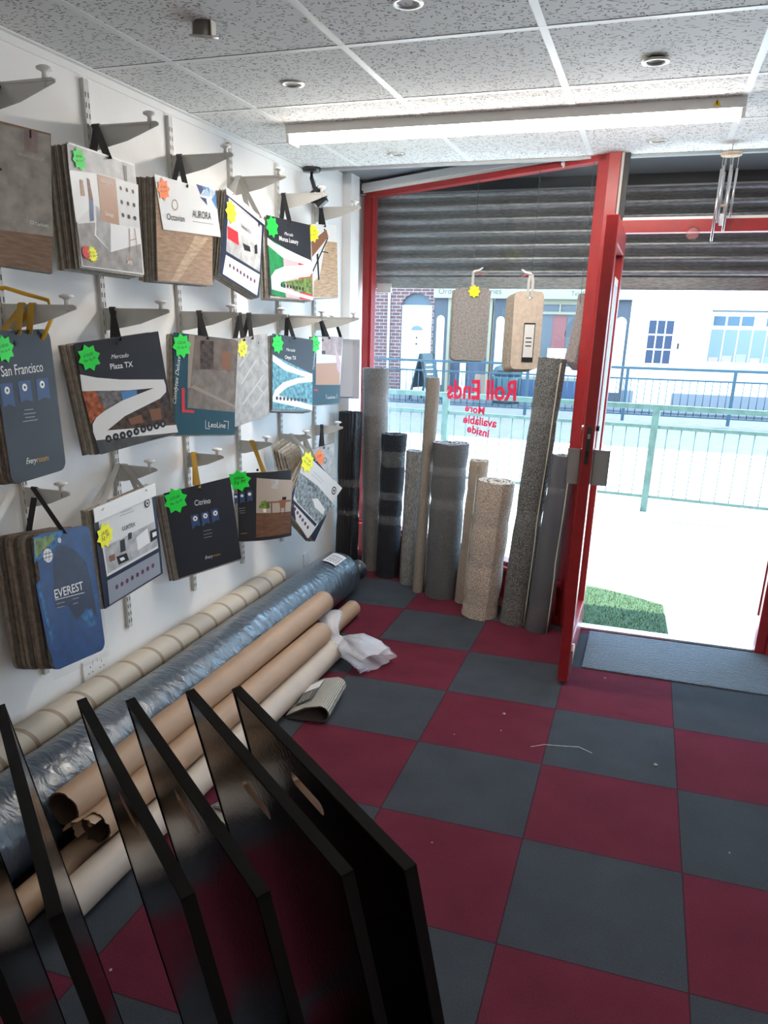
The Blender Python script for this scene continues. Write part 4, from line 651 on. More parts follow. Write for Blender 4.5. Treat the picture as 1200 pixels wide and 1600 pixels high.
book('curved', 'curled black sample book with desk and chair photo on yellow strap', 'pale', .05, 7, 'slate', strap=[S1(-1.626, 2, 3)], strapcol='strap_yellow', seed=16, bend=.9)
book('griptex', 'navy framed sample book hanging as a diamond, bottom row', 'pale', .06, 8, 'navy', strap=[(-1.638, UY[4], 1.03, (-.165, 0)), (-1.56, UY[4], 1.03, (-.12, 0))], strapcol='strap_white', seed=17)
book('orange', 'small grey sample card with orange price star behind the diamond book', 'grey', .03, 4, 'roomgray', strap=[S1(-1.652, 2, 5)], seed=18, strapw=.02)
# details that belong to single books
B_ = {o['label'][:12]: o for o in bpy.data.objects if o.name.startswith('sample_book')}
def bk(s): return next(o for o in bpy.data.objects if o.name.startswith('sample_book') and s in o['label'])
e = bk('mountain'); mb = MB(); sw, sh_ = .30, .47
mb.prism([(-sw / 2, sh_ / 2 - .02), (sw / 2, sh_ / 2 - .02), (sw / 2 + .004, -sh_ / 2 - .01), (-sw / 2, -sh_ / 2 - .01)], .0025, .0032, film_mat('clear_sleeve', (.3, .3, .32), .04, .10)); mb.build('clear_sleeve', e)
l = bk('clip strip'); w_, h = ART['luxtex']['fr'][6:8]
MB().box((-w_ / 2, h / 2 - .048, .002), (w_ / 2, h / 2 + .003, .006), white_m, None, .002).build('clip_strip', l)
# top left yellow cable loop on the first bracket
o = thing('yellow_cable', 'yellow cable looped over the middle-row bracket at the left edge', 'cable', (-1.60, UY[0], 1.654)); MB().tube([(-.09, -.08, .03), (-.05, -.03, .045), (.0, .0, .028), (.07, .01, .012), (.085, .008, -.03), (.05, 0, -.09), (-.02, 0, -.16)], .006, mat('yellow_cable', (.75, .42, .02), .4), 8).build('cable', o)
# loose pale sheets hanging behind the last book
o = thing('hanging_sheet_samples', 'pale sheet samples hanging between the last wall book and the window', 'sample book', (-1.60, 2.36, 1.36))
for i in range(4): MB().box((-.05, -.001, -.17 - .004 * i), (.09 + .01 * i, .001, .17), mat('sheet_pale', (.5, .52, .58), .4), Matrix.Rotation(.5 - .14 * i, 4, 'Z') @ Matrix.Translation((0, .02 * i, 0))).build('sheet', o)
MB().ribbon([(.02, .0, .17), (.0, -.06, .29), (-.0, -.13, .30)], (1, 0, 0), .02, MATS['strap_black']).build('strap', o)
# samples fanned behind the diamond book
for i in range(5):
    T = Matrix.Translation((-1.64 + .016 * i, 1.60 + .012 * i, .95 - .01 * i)) @ Matrix.Rotation(.35 + .05 * i, 4, 'X') @ Matrix.Rotation(1.25 - .05 * i, 4, 'Z')
    MB().box((-.05, -.003, -.12), (.05, .003, .06), MATS['pale_page_%d' % (i % 3)], bk('diamond').matrix_world.inverted() @ T).build('page', bk('diamond'))

# ---------------------------------------------------------------- cardboard tubes and the wrapped roll along the left wall
def pipe(name, label, p, q, r, m, wall=.006, ragged=None, cat='cardboard tube', group='tubes lying along the left wall', inner=None, seed=1):
    p = Vector(p); q = Vector(q); d_ = q - p; L = d_.length; o = thing(name, label, cat, group=group, M=Matrix.Translation(p) @ d_.to_track_quat('Z', 'Y').to_matrix().to_4x4())
    rnd = random.Random(seed); seg = 48; rings = [0, .01] + [L * i / 10 for i in range(1, 10)] + [L - .01, L]
    vs = []; fs = []; jag = [rnd.uniform(0, 1) for _ in range(seg)]
    for i, z in enumerate(rings):
        for k in range(seg):
            a = 2 * PI * k / seg; zz = z
            if ragged and i == 0: zz = z - ragged * (.3 + .7 * noise.noise(Vector((math.cos(a) * 2, math.sin(a) * 2, seed)))) * jag[k]
            rr = r * (1 + .012 * noise.noise(Vector((math.cos(a), math.sin(a), z * 3 + seed))))
            vs.append((rr * math.cos(a), rr * math.sin(a), zz))
    n = len(rings)
    for i in range(n - 1):
        for k in range(seg): fs.append((i * seg + k, i * seg + (k + 1) % seg, (i + 1) * seg + (k + 1) % seg, (i + 1) * seg + k))
    mb = MB(); mb.add(vs, fs, m, True)
    base = 0; vi = []
    for z, src in ((0, 0), (L, (n - 1) * seg)):
        vi.append([(v[0] * (r - wall) / r, v[1] * (r - wall) / r, v[2]) for v in vs[src:src + seg]])
    im = inner or m
    mb.add(vi[0] + vi[1], [(k, seg + k, seg + (k + 1) % seg, (k + 1) % seg) for k in range(seg)], im, True)
    mb.add(vs[:seg] + vi[0], [(k, seg + k, seg + (k + 1) % seg, (k + 1) % seg) for k in range(seg)], im)
    mb.add(vs[-seg:] + vi[1], [(k, (k + 1) % seg, seg + (k + 1) % seg, seg + k) for k in range(seg)], im)
    mb.build('tube_wall', o); return o
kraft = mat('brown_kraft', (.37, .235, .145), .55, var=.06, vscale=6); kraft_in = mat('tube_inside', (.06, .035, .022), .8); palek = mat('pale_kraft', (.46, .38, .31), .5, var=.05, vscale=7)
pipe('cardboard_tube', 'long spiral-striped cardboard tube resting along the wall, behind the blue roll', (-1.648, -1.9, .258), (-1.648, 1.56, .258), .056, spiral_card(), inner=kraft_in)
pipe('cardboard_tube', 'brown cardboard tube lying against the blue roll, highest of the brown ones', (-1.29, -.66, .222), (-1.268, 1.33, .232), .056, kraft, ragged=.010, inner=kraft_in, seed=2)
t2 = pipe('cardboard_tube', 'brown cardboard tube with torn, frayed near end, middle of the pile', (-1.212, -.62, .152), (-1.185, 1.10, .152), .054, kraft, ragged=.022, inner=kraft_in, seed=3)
for i, (a, rr, l_) in enumerate(((.2, .05, .10), (.9, .042, .07), (-.6, .046, .06))):      # peeled paper layers at the torn end
    vs = [((rr + .012 * j / 5) * math.cos(a + k * .22), (rr + .012 * j / 5) * math.sin(a + k * .22), .03 - l_ * j / 5 - .006 * (k % 2)) for j in range(6) for k in range(7)]
    MB().add(vs, [(j * 7 + k, j * 7 + k + 1, j * 7 + k + 8, j * 7 + k + 7) for j in range(5) for k in range(6)], kraft, True).build('peeled_layer', t2)
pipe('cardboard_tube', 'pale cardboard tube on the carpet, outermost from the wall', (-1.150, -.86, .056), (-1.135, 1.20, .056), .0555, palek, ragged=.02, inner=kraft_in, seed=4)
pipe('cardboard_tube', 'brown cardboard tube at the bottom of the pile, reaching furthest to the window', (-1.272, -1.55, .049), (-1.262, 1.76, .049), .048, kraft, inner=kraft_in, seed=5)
# wrapped roll
o = thing('wrapped_carpet_roll', 'big carpet roll in shiny blue-grey plastic lying along the wall', 'carpet roll', (-1.475, -2.2, .145))
def plastic():
    m, n, l, p = nodes('blue_grey_plastic'); tc = n.new('ShaderNodeTexCoord'); mp = n.new('ShaderNodeMapping'); mp.inputs['Scale'].default_value = (14, 26, 14); mp.inputs['Rotation'].default_value = (0, 0, .5); l.new(tc.outputs['Object'], mp.inputs[0])
    t = n.new('ShaderNodeTexNoise'); t.inputs['Scale'].default_value = 1.0; t.inputs['Detail'].default_value = 6; t.inputs['Distortion'].default_value = .8; l.new(mp.outputs[0], t.inputs[0])
    b = n.new('ShaderNodeBump'); b.inputs['Strength'].default_value = .55; b.inputs['Distance'].default_value = .02; l.new(t.outputs[0], b.inputs['Height']); l.new(b.outputs[0], p.inputs['Normal'])
    p.inputs['Base Color'].default_value = (.042, .060, .085, 1); p.inputs['Roughness'].default_value = .30; p.inputs['Specular IOR Level'].default_value = .7; p.inputs['Coat Weight'].default_value = .7; p.inputs['Coat Roughness'].default_value = .12; l.new(b.outputs[0], p.inputs['Coat Normal']); return m
pm = plastic(); vs = []; fs = []; seg = 56; ys = [i * .04 for i in range(0, 116)]
for i, y in enumerate(ys):
    r0 = .145
    if y > 4.25: r0 = .145 * max(.20, 1 - ((y - 4.25) / .24) ** 1.6 * .8)
    for k in range(seg):
        a = 2 * PI * k / seg; nz = noise.noise(Vector((math.cos(a) * 2, y * 2.2, math.sin(a) * 2))); n2 = noise.noise(Vector((math.cos(a) * 7, y * 9, math.sin(a) * 7)))
        rr = r0 * (1 + .03 * nz) + .003 * n2
        z = rr * math.sin(a); z = max(z, -.144) if z < 0 else z
        vs.append((rr * math.cos(a), y, z - (.0 if y < 4.25 else (y - 4.25) * .25)))
for i in range(len(ys) - 1):
    for k in range(seg): fs.append((i * seg + k, i * seg + (k + 1) % seg, (i + 1) * seg + (k + 1) % seg, (i + 1) * seg + k))
fs.append(tuple(range(seg))); fs.append(tuple(range((len(ys) - 1) * seg, len(ys) * seg)))
MB().add(vs, fs, pm, True).build('plastic_wrap', o)
vs = []; fs = []; 
for i in range(5):
    for k in range(20):
        a = 2 * PI * k / 20; rr = .03 + .009 * i + .012 * noise.noise(Vector((math.cos(a) * 3, i, math.sin(a) * 3))); vs.append((rr * math.cos(a), 4.58 + i * .012, rr * math.sin(a) - .075))
for i in range(4):
    for k in range(20): fs.append((i * 20 + k, i * 20 + (k + 1) % 20, (i + 1) * 20 + (k + 1) % 20, (i + 1) * 20 + k))
MB().add(vs, fs, pm, True).build('tied_end', o)
mb = MB(); lb = mat('paper_label', (.68, .67, .68), .5); vs = []
for j in range(9):
    a = 1.60 - j * .075
    for yy in (4.02, 4.20): vs.append((.1495 * math.cos(a), yy, .1515 * math.sin(a)))
mb.add(vs, [(2 * j, 2 * j + 1, 2 * j + 3, 2 * j + 2) for j in range(8)], lb)
for j, (yy, ww) in enumerate(((4.05, .3), (4.08, .38), (4.11, .26), (4.14, .34))):
    for q in range(4):
        a0 = 1.5 - q * .12; a1 = a0 - .12 * ww * 2.2
        mb.add([(.1505 * math.cos(a0), yy, .1525 * math.sin(a0)), (.1505 * math.cos(a0), yy + .010, .1525 * math.sin(a0)), (.1505 * math.cos(a1), yy + .010, .1525 * math.sin(a1)), (.1505 * math.cos(a1), yy, .1525 * math.sin(a1))], [(0, 1, 2, 3)], black_m)
mb.build('paper_label', o)
# crumpled plastic bag over the pale tube's end
o = thing('plastic_bag', 'crumpled clear plastic bag pulled over the far end of the pale tube', 'plastic bag', (-1.135, 1.12, .056)); bagm = film_mat('bag_plastic', (.75, .77, .85), .42, .22)
def sheet(nm, path, rad, seed, seg=44, amp=.35):
    vs = []; fs = []; n = len(path)
    for i, (p, r_) in enumerate(zip(path, rad)):
        p = Vector(p); d_ = (Vector(path[min(i + 1, n - 1)]) - Vector(path[max(0, i - 1)])).normalized(); Q = d_.to_track_quat('Z', 'Y')
        for k in range(seg):
            a = 2 * PI * k / seg; f = 1 + amp * (i / n + .15) * (noise.noise(Vector((math.cos(a) * 2.6, math.sin(a) * 2.6, i * .35 + seed))) * 2 + .5 * noise.noise(Vector((math.cos(a) * 8, math.sin(a) * 8, i + seed))))
            v = p + Q @ Vector((r_[0] * f * math.cos(a), r_[1] * f * math.sin(a), .012 * noise.noise(Vector((a * 3, i, seed)))))
            v.z = max(v.z, -.053); vs.append(v[:])
    for i in range(n - 1):
        for k in range(seg): fs.append((i * seg + k, i * seg + (k + 1) % seg, (i + 1) * seg + (k + 1) % seg, (i + 1) * seg + k))
    MB().add(vs, fs, bagm, True).build(nm, o)
sheet('sleeve', [(0, -.02, 0), (.002, .04, 0), (.004, .08, .002), (.008, .10, .004)], [(.058, .058), (.062, .062), (.052, .055), (.022, .030)], 1, amp=.12)
sheet('gathered_skirt', [(.0, .085, .01), (.03, .075, .02), (.06, .06, .025), (.10, .045, .02), (.15, .02, .01), (.20, -.01, .0), (.245, -.035, -.01)], [(.020, .022), (.03, .03), (.055, .045), (.085, .055), (.105, .055), (.11, .05), (.10, .045)], 5, amp=.45)
sheet('loose_flap', [(-.01, .09, .02), (-.05, .12, .06), (-.08, .17, .10), (-.11, .21, .12)], [(.02, .02), (.035, .02), (.06, .02), (.07, .012)], 9, amp=.4)

# folded-over samples on the floor
def folded(name, label, loc, rot, L, r_, w_, seed):
    o = thing(name, label, 'carpet sample', loc, rot)
    pts = []; 
    for i in range(17):
        a = -PI / 2 + PI * i / 16; pts.append((r_ * math.cos(a) * 1.05, r_ + r_ * math.sin(a)))
    prof = [(-L, .004), (-L * .4, .003)] + [(p[0], p[1] + .004) for p in pts] + [(-L * .45, 2 * r_ * .85), (-L * 1.02, .016)]
    inn = []
    n = len(prof)
    for i, p in enumerate(prof):
        a = Vector(prof[max(i - 1, 0)]); b = Vector(prof[min(i + 1, n - 1)]); t = (b - a).normalized(); inn.append((p[0] - t.y * .0055, p[1] + t.x * .0055))
    mb = MB(); T = Matrix.Rotation(PI / 2, 4, 'X')
    out_m = ribbed('loop_carpet_cream', (.50, .48, .42), 0, 900, .9, .5); in_m = mat('carpet_backing', (.10, .085, .075), .9)
    for z0, z1 in ((0, w_),):
        vs = [(p[0], p[1], z0) for p in prof] + [(p[0], p[1], z1) for p in prof] + [(p[0], p[1], z0) for p in inn] + [(p[0], p[1], z1) for p in inn]
        fs = [(i, i + 1, n + i + 1, n + i) for i in range(n - 1)]
        mb.add(vs, fs, out_m, True, T); mb.add(vs, [(2 * n + i, 3 * n + i, 3 * n + i + 1, 2 * n + i + 1) for i in range(n - 1)], in_m, True, T)
        mb.add(vs, [(i, 2 * n + i, 2 * n + i + 1, i + 1) for i in range(n - 1)] + [(n + i, n + i + 1, 3 * n + i + 1, 3 * n + i) for i in range(n - 1)] + [(0, n, 3 * n, 2 * n), (n - 1, 3 * n - 1, 4 * n - 1, 2 * n - 1)], in_m, False, T)
    mb.build('folded_carpet', o)
    mb = MB(); slope = math.atan2(2 * r_ * .85 - .016, L * .57)
    T2 = Matrix.Translation((-L * .80, 0, .016 + math.tan(slope) * L * .22 + .007)) @ Matrix.Rotation(-slope, 4, 'Y')
    mb.box((-.01, -w_ * .80, 0), (.075, -w_ * .42, .0012), mat('dark_label', (.05, .05, .05), .4), T2); mb.box((-.01, -w_ * .40, 0), (.075, -w_ * .15, .0012), lb, T2)
    for k in range(3): mb.box((.0 + .02 * k, -w_ * .75, .0012), (.008 + .02 * k, -w_ * .47, .0015), mat('label_grey', (.3, .3, .3), .5), T2)
    mb.build('sample_label', o)
folded('folded_carpet_sample', 'cream carpet sample folded over on the floor beside the pale tube', (-.965, .50, 0), 0.12, .15, .038, .30, 1)
bpy.data.objects['folded_carpet_sample'].location = (-.975, .79, 0)
folded('folded_carpet_sample', 'small cream carpet sample on the floor glimpsed between the black display boards', (-.87, -.14, 0), -.4, .13, .018, .20, 2)

# ---------------------------------------------------------------- upright carpet rolls in front of the window
def pile(name, c, v=.35, s=220, b=.8, big=0):
    return mat(name, c, .95, var=v, vscale=s, bump=b, bscale=s * .8)
def roll(label, base, top, r, m, edge, turns=4, tapes=(), lap=0., squash=1., seed=1, name='carpet_roll', rt=None, cat='carpet roll', hollow=.25, cap=None):
    b = Vector(base); t = Vector(top); ax = t - b; L = ax.length; rnd = random.Random(seed); rt = rt or r
    q = ax.to_track_quat('Z', 'Y').to_matrix().to_4x4()
    o = thing(name, label, cat, group='carpet rolls standing at the window', M=Matrix.Translation(b) @ q)
    th = r * (1 - hollow) / turns; npt = turns * 36; zs = [0, .012] + [L * i / 14 for i in range(1, 14)] + [L - .012, L]; vs = []; fs = []
    th_face = .35
    a0 = rnd.uniform(2.5, 5.5)
    tz = [x[0] for x in tapes]
    for i, z in enumerate(zs):
        rz = r + (rt - r) * z / L
        for x in tz:
            rz *= 1 - .075 * math.exp(-((z - x) / .05) ** 2)
        for side in (0, 1):
            for k in range(npt + 1):
                a = a0 + 2 * PI * turns * k / npt; rr = rz * (hollow + (1 - hollow) * k / npt) - side * th * .72 * rz / r
                if k > npt - 36 * 1.0: rr += 0
                f = 1 + .02 * noise.noise(Vector((math.cos(a) * 1.5, math.sin(a) * 1.5, z * 2.5 + seed * 3)))
                dz = (.006 * noise.noise(Vector((a, seed, 0))) + .004 * noise.noise(Vector((a * 6, seed, 1)))) if i in (0, len(zs) - 1) else 0
                if i == 0: dz = 0
                vs.append((rr * f * math.cos(a), rr * f * squash * math.sin(a), z + dz))
    n1 = npt + 1
    def I(i, s_, k): return (i * 2 + s_) * n1 + k
    fo = []; fe = []
    for i in range(len(zs) - 1):
        for k in range(npt):
            fo.append((I(i, 0, k), I(i, 0, k + 1), I(i + 1, 0, k + 1), I(i + 1, 0, k))); fo.append((I(i, 1, k), I(i + 1, 1, k), I(i + 1, 1, k + 1), I(i, 1, k + 1)))
        for k in (0, npt): fe.append((I(i, 0, k), I(i + 1, 0, k), I(i + 1, 1, k), I(i, 1, k)))
    e = len(zs) - 1
    for k in range(npt):
        fe.append((I(e, 0, k), I(e, 0, k + 1), I(e, 1, k + 1), I(e, 1, k))); fe.append((I(0, 0, k), I(0, 1, k), I(0, 1, k + 1), I(0, 0, k + 1)))
    mb = MB(); mb.add(vs, fo, m, True); s0 = len(mb.v); mb.add(vs, fe, edge, False); mb.build('rolled_carpet', o)
    for z, h in tapes:
        rz = (r + (rt - r) * z / L) * .955 + .002; prof = []
        vs2 = []; fs2 = []; sg = 48
        for i, zz in enumerate((z - h / 2, z - h / 4, z, z + h / 4, z + h / 2)):
            for k in range(sg):
                a = 2 * PI * k / sg; f = 1 + .012 * noise.noise(Vector((math.cos(a) * 5, math.sin(a) * 5, i * 2 + seed))); vs2.append((rz * f * math.cos(a), rz * f * squash * math.sin(a), zz + .004 * noise.noise(Vector((a * 2, i, seed)))))
        for i in range(4):
            for k in range(sg): fs2.append((i * sg + k, i * sg + (k + 1) % sg, (i + 1) * sg + (k + 1) % sg, (i + 1) * sg + k))
        MB().add(vs2, fs2, film_mat('clear_tape', (.5, .5, .5), .13, .10), True).build('tape_band', o)
    if lap:      # loose outer edge of the carpet hanging as a thin pale line
        a = lap; pts = []
        for i in range(13):
            z = L * (.0 + i / 12 * .985); rz = (r + (rt - r) * z / L) * (1.01 + (.10 * (1 - i / 12) if i < 5 else 0)); aa = a + (.10 * (5 - i) / 5 if i < 5 else .02 * math.sin(i)); pts.append((rz * math.cos(aa), rz * squash * math.sin(aa), z + .004))
        MB().tube(pts, .0035, mat('backing_edge', (.55, .50, .40), .8), 6).build('loose_edge', o)
    return o
edge_g = mat('roll_edge_grey', (.34, .35, .37), .9, var=.3, vscale=120, bump=.5, bscale=200); edge_b = mat('roll_edge_beige', (.50, .44, .36), .9, var=.3, vscale=120, bump=.5, bscale=200); edge_k = mat('roll_edge_black', (.03, .035, .045), .9, var=.4, vscale=120)
roll('tall black ribbed mat roll standing in the corner by the wall', (-1.612, 2.585, 0), (-1.602, 2.61, 1.075), .086, ribbed('black_ribbed_roll', (.012, .012, .016), 0, 420, .55, .8), edge_k, 4, [(.62, .05), (.42, .03)], seed=1)
tb = bpy.data.objects['carpet_roll']; MB().box((-.03, -.0885, .96), (.065, -.0865, 1.01), film_mat('glossy_tape_patch', (.75, .75, .75), .55, .1), Matrix.Rotation(.55, 4, 'Z')).build('tape_patch', tb)
roll('tall grey-brown carpet roll with a loose pale edge, behind the black rolls', (-1.455, 2.700, 0), (-1.480, 2.725, 1.350), .092, pile('pile_greybrown', (.17, .155, .145)), edge_g, 3, [(1.12, .14), (.50, .08)], lap=-1.2, rt=.098, seed=2)
roll('dark navy-black carpet roll with strapped top, third from the wall', (-1.315, 2.585, 0), (-1.297, 2.60, .955), .082, pile('pile_black', (.012, .014, .020), .3), edge_k, 5, [(.80, .10), (.56, .05), (.40, .06)], rt=.092, seed=3)
roll('short grey twill carpet roll between the black roll and the slim one', (-1.135, 2.49, 0), (-1.125, 2.51, .872), .070, mat('twill_grey', (.21, .20, .19), .9, var=.35, vscale=160, stretch=(1, 1, .3), bump=.6, bscale=200), edge_g, 3, [], seed=4)
roll('slim tall taupe carpet roll with a pale loose edge', (-1.035, 2.335, 0), (-1.015, 2.41, 1.325), .040, pile('pile_taupe', (.22, .19, .16), .15, 150, .3), edge_b, 2, [], lap=-2.6, rt=.045, seed=5)
roll('wide dark grey carpet roll with a taped neck, centre of the window', (-.881, 2.325, 0), (-.870, 2.345, .960), .110, pile('pile_darkgrey', (.105, .105, .110), .25), edge_g, 4, [(.80, .05), (.60, .06)], rt=.118, seed=6)
roll('beige carpet roll half hidden behind the front beige roll', (-.712, 2.268, 0), (-.668, 2.26, .880), .062, pile('pile_beige', (.38, .31, .25), .25), edge_b, 4, [(.70, .10), (.40, .10)], lap=-2.9, seed=7)
roll('thick beige shag carpet roll taped in sections, nearest the camera', (-.572, 2.075, 0), (-.528, 2.095, .800), .116, pile('pile_beige_shag', (.47, .385, .32), .42, 170, 1.), edge_b, 5, [(.585, .06), (.345, .05), (.10, .05)], rt=.113, seed=8)
roll('tallest roll, speckled grey carpet leaning right against the window', (-.368, 2.025, 0), (-.285, 2.075, 1.470), .086, pile('pile_speckle', (.135, .135, .130), .6, 150, 1.), edge_g, 3, [(1.18, .07), (.62, .06), (.11, .05)], lap=-2.95, rt=.080, seed=9)
roll('smooth dark grey vinyl roll standing beside the open door', (-.222, 1.955, 0), (-.170, 1.985, .985), .074, mat('grey_vinyl_back', (.095, .095, .105), .38, bump=.1, bscale=15), edge_g, 4, [(.80, .04), (.12, .04)], lap=-2.9, rt=.066, seed=10)

# ---------------------------------------------------------------- samples hung inside the window, lettering on the glass
def win_sample(label, x, z0, z1, w_, n, rotz, col, zt, second=None, star=False, lab=False, seed=1):
    """x: distance along the window from its right end"""
    P = Vector((PR.x + WD.x * x + WN.x * .12, PR.y + WD.y * x + WN.y * .12)); zt_ = (z0 + z1) / 2
    o = thing('window_sample', label, 'carpet sample', (P.x, P.y, zt_), rotz, 'carpet samples hung in the window'); h = z1 - z0; rnd = random.Random(seed)
    for i in range(n):
        T = Matrix.Translation((-.006 * i, .008 * i, -.003 * i)) @ Matrix.Rotation(PI / 2, 4, 'X') @ Matrix.Rotation(rnd.uniform(-.01, .01), 4, 'Z')
        MB().prism(rrect(w_, h, .03), -.0055, 0, col if i == 0 else mat('sample_side', (.34, .30, .25), .9, var=.2, vscale=100), T).build('sample_leaf', o)
    y_ = -.003
    for dx in ((-.012, .010) if second else (0,)): MB().ribbon([(dx, -.004, h / 2 - .03), (dx, -.003, h / 2 + .045), (dx * .4, 0, h / 2 + .085)], (1, 0, 0), .014, MATS['strap_white']).build('strap', o)
    mb = MB(); mb.tube([(0, 0, h / 2 + .085), (.002, 0, h / 2 + .30), (.0, .0, 2.385 - zt_)], .0014, mat('thin_wire', (.08, .10, .09), .5), 6); mb.tube([(0, 0, 2.385 - zt_), (.008, .0, 2.36 - zt_), (-.004, 0, 2.345 - zt_), (.010, 0, 2.31 - zt_)], .0012, MATS['thin_wire'], 6); mb.build('hanging_wire', o)
    T = Matrix.Translation((.0, 0, h / 2 + .085)); s_ = 1 if not second else -1
    c = MB(); c.prism([(0, -.006), (s_ * .035, .004), (s_ * .055, .020), (s_ * .05, .022), (s_ * .03, .010), (0, .004)], -.008, .008, white_m, T @ Matrix.Rotation(PI / 2, 4, 'X')).prism([(0, .002), (s_ * .03, -.010), (s_ * .052, -.022), (s_ * .054, -.017), (s_ * .03, -.004), (0, .006)], -.007, .007, mat('clip_red', (.5, .08, .06), .4), T @ Matrix.Rotation(PI / 2, 4, 'X')); c.build('spring_clip', o)
    if star:
        pts = []
        for i in range(16): a = PI * i / 8; q = .036 * (1 if i % 2 == 0 else .72); pts.append((q * math.cos(a) + .0, q * math.sin(a)))
        MB().prism(pts, .0, .001, mat('sticker_yellow', STICK['yellow'], .5), Matrix.Translation((.012, -.008, h / 2 - .02)) @ Matrix.Rotation(PI / 2, 4, 'X')).build('price_sticker', o)
    if lab:
        mb = MB(); T = Matrix.Translation((.012, -.0015, -.06)) @ Matrix.Rotation(PI / 2, 4, 'X'); mb.prism([(-.03, -.10), (.03, -.10), (.03, .10), (-.03, .10)], 0, .001, print_mat('slate'), T); mb.prism([(-.026, -.075), (.026, -.075), (.026, .092), (-.026, .092)], .001, .0014, print_mat('paperpale'), T)
        for zz in (.02, .0, -.02): mb.prism([(-.016, zz), (.016, zz), (.016, zz + .006), (-.016, zz + .006)], .0014, .0017, print_mat('charcoal'), T)
        mb.build('sample_label', o)
        MB().lathe([(0, 0), (.007, 0), (.007, .002), (0, .002)], white_m, 16, Matrix.Translation((0, -.001, h / 2 - .035)) @ Matrix.Rotation(PI / 2, 4, 'X')).build('eyelet', o)
    return o
gs = mat('grey_felt_sample', (.32, .30, .29), .95, var=.2, vscale=90, bump=.4, bscale=200)
win_sample('grey carpet sample with yellow price star hanging in the shop window', .735, 1.432, 1.825, .205, 3, .12, gs, 0, star=True, seed=1)
win_sample('stack of beige carpet samples with paper label hanging in the window', .325, 1.405, 1.800, .155, 7, .32, mat('beige_backing_sample', (.55, .46, .38), .9, var=.1, vscale=40), 0, second=True, lab=True, seed=2)
o = thing('window_sample', 'sample strips fanned out in the window beside the door post', 'carpet sample', (-.175, 2.105, 1.62), .25, 'carpet samples hung in the window')
for i in range(5): MB().prism(rrect(.055, .30 + .02 * i, .015), -.005, 0, gs, Matrix.Translation((.004 * i, .006 * i, 0)) @ Matrix.Rotation(PI / 2, 4, 'X') @ Matrix.Rotation(-.16 + .04 * i, 4, 'Z') @ Matrix.Translation((0, -.02, 0))).build('sample_leaf', o)
MB().tube([(0, 0, .12), (0, 0, .77)], .0014, MATS['thin_wire'], 6).build('hanging_wire', o)
# red mirrored lettering
lt_m = mat('red_vinyl_letters', (.42, .008, .025), .5)
_n, _l = lt_m.node_tree.nodes, lt_m.node_tree.links; _t = _n.new('ShaderNodeBsdfTranslucent'); _t.inputs[0].default_value = (.62, .015, .045, 1); _x = _n.new('ShaderNodeMixShader'); _x.inputs[0].default_value = .35; _l.new(_n['Principled BSDF'].outputs[0], _x.inputs[1]); _l.new(_t.outputs[0], _x.inputs[2]); _l.new(_x.outputs[0], _n['Material Output'].inputs[0])
sign = thing('window_lettering', 'mirrored red vinyl lettering stuck on the window glass', 'lettering')
def glass_xy(px): # (x, y, z) world on the window plane -> along-window coordinate from right end
    return (Vector((px[0], px[1])) - PR).dot(WD)
T = win_T(-.004)
for st, a, b, bold, k in (('Roll Ends', (-.500, 2.334, 1.277), (-.972, 2.612, 1.247), .03, 1.05), ('More', (-.697, 2.449, 1.142), (-.833, 2.529, 1.152), .03, .85), ('available', (-.611, 2.399, 1.080), (-.842, 2.534, 1.082), .03, .85), ('inside', (-.657, 2.426, 1.014), (-.809, 2.515, 1.030), .03, .85)):
    MB().text(st, (glass_xy(a), a[2]), (glass_xy(b), b[2]), 0, lt_m, T @ Matrix(((1, 0, 0, 0), (0, 0, 1, 0), (0, 1, 0, 0), (0, 0, 0, 1))), bold, 0, k).build('lettering_line', sign)

# ---------------------------------------------------------------- black display boards in the foreground
def board_mat():
    m, n, l, p = nodes('glossy_black_board'); tc = n.new('ShaderNodeTexCoord'); mp = n.new('ShaderNodeMapping'); mp.inputs['Scale'].default_value = (90, 90, 1.2); l.new(tc.outputs['Object'], mp.inputs[0])
    t = n.new('ShaderNodeTexNoise'); t.inputs['Scale'].default_value = 1; t.inputs['Detail'].default_value = 4; l.new(mp.outputs[0], t.inputs[0])
    b = n.new('ShaderNodeBump'); b.inputs['Strength'].default_value = .10; b.inputs['Distance'].default_value = .004; l.new(t.outputs[0], b.inputs['Height']); l.new(b.outputs[0], p.inputs['Normal'])
    p.inputs['Base Color'].default_value = (.005, .0035, .003, 1); p.inputs['Roughness'].default_value = .16; p.inputs['Specular IOR Level'].default_value = .18; return m
bm_ = board_mat(); be_ = mat('board_edge_black', (.0025, .0025, .0025), .6, spec=.12)
BP = [((-.463, -1.063), (.002, -1.452)), ((-.539, -1.106), (-.061, -1.499)), ((-.621, -1.178), (-.132, -1.582)), ((-.703, -1.211), (-.200, -1.631)), ((-.822, -1.285), (-.345, -1.700)), ((-.888, -1.350), (-.420, -1.745))]
BL = ['rightmost of the row, its handle slot showing red carpet', 'second from the right, handle slot in view', 'third from the right of the row', 'fourth from the right, in front of the torn tube', 'fifth from the right, nearly edge-on', 'leftmost of the row, cut by the photo edge']
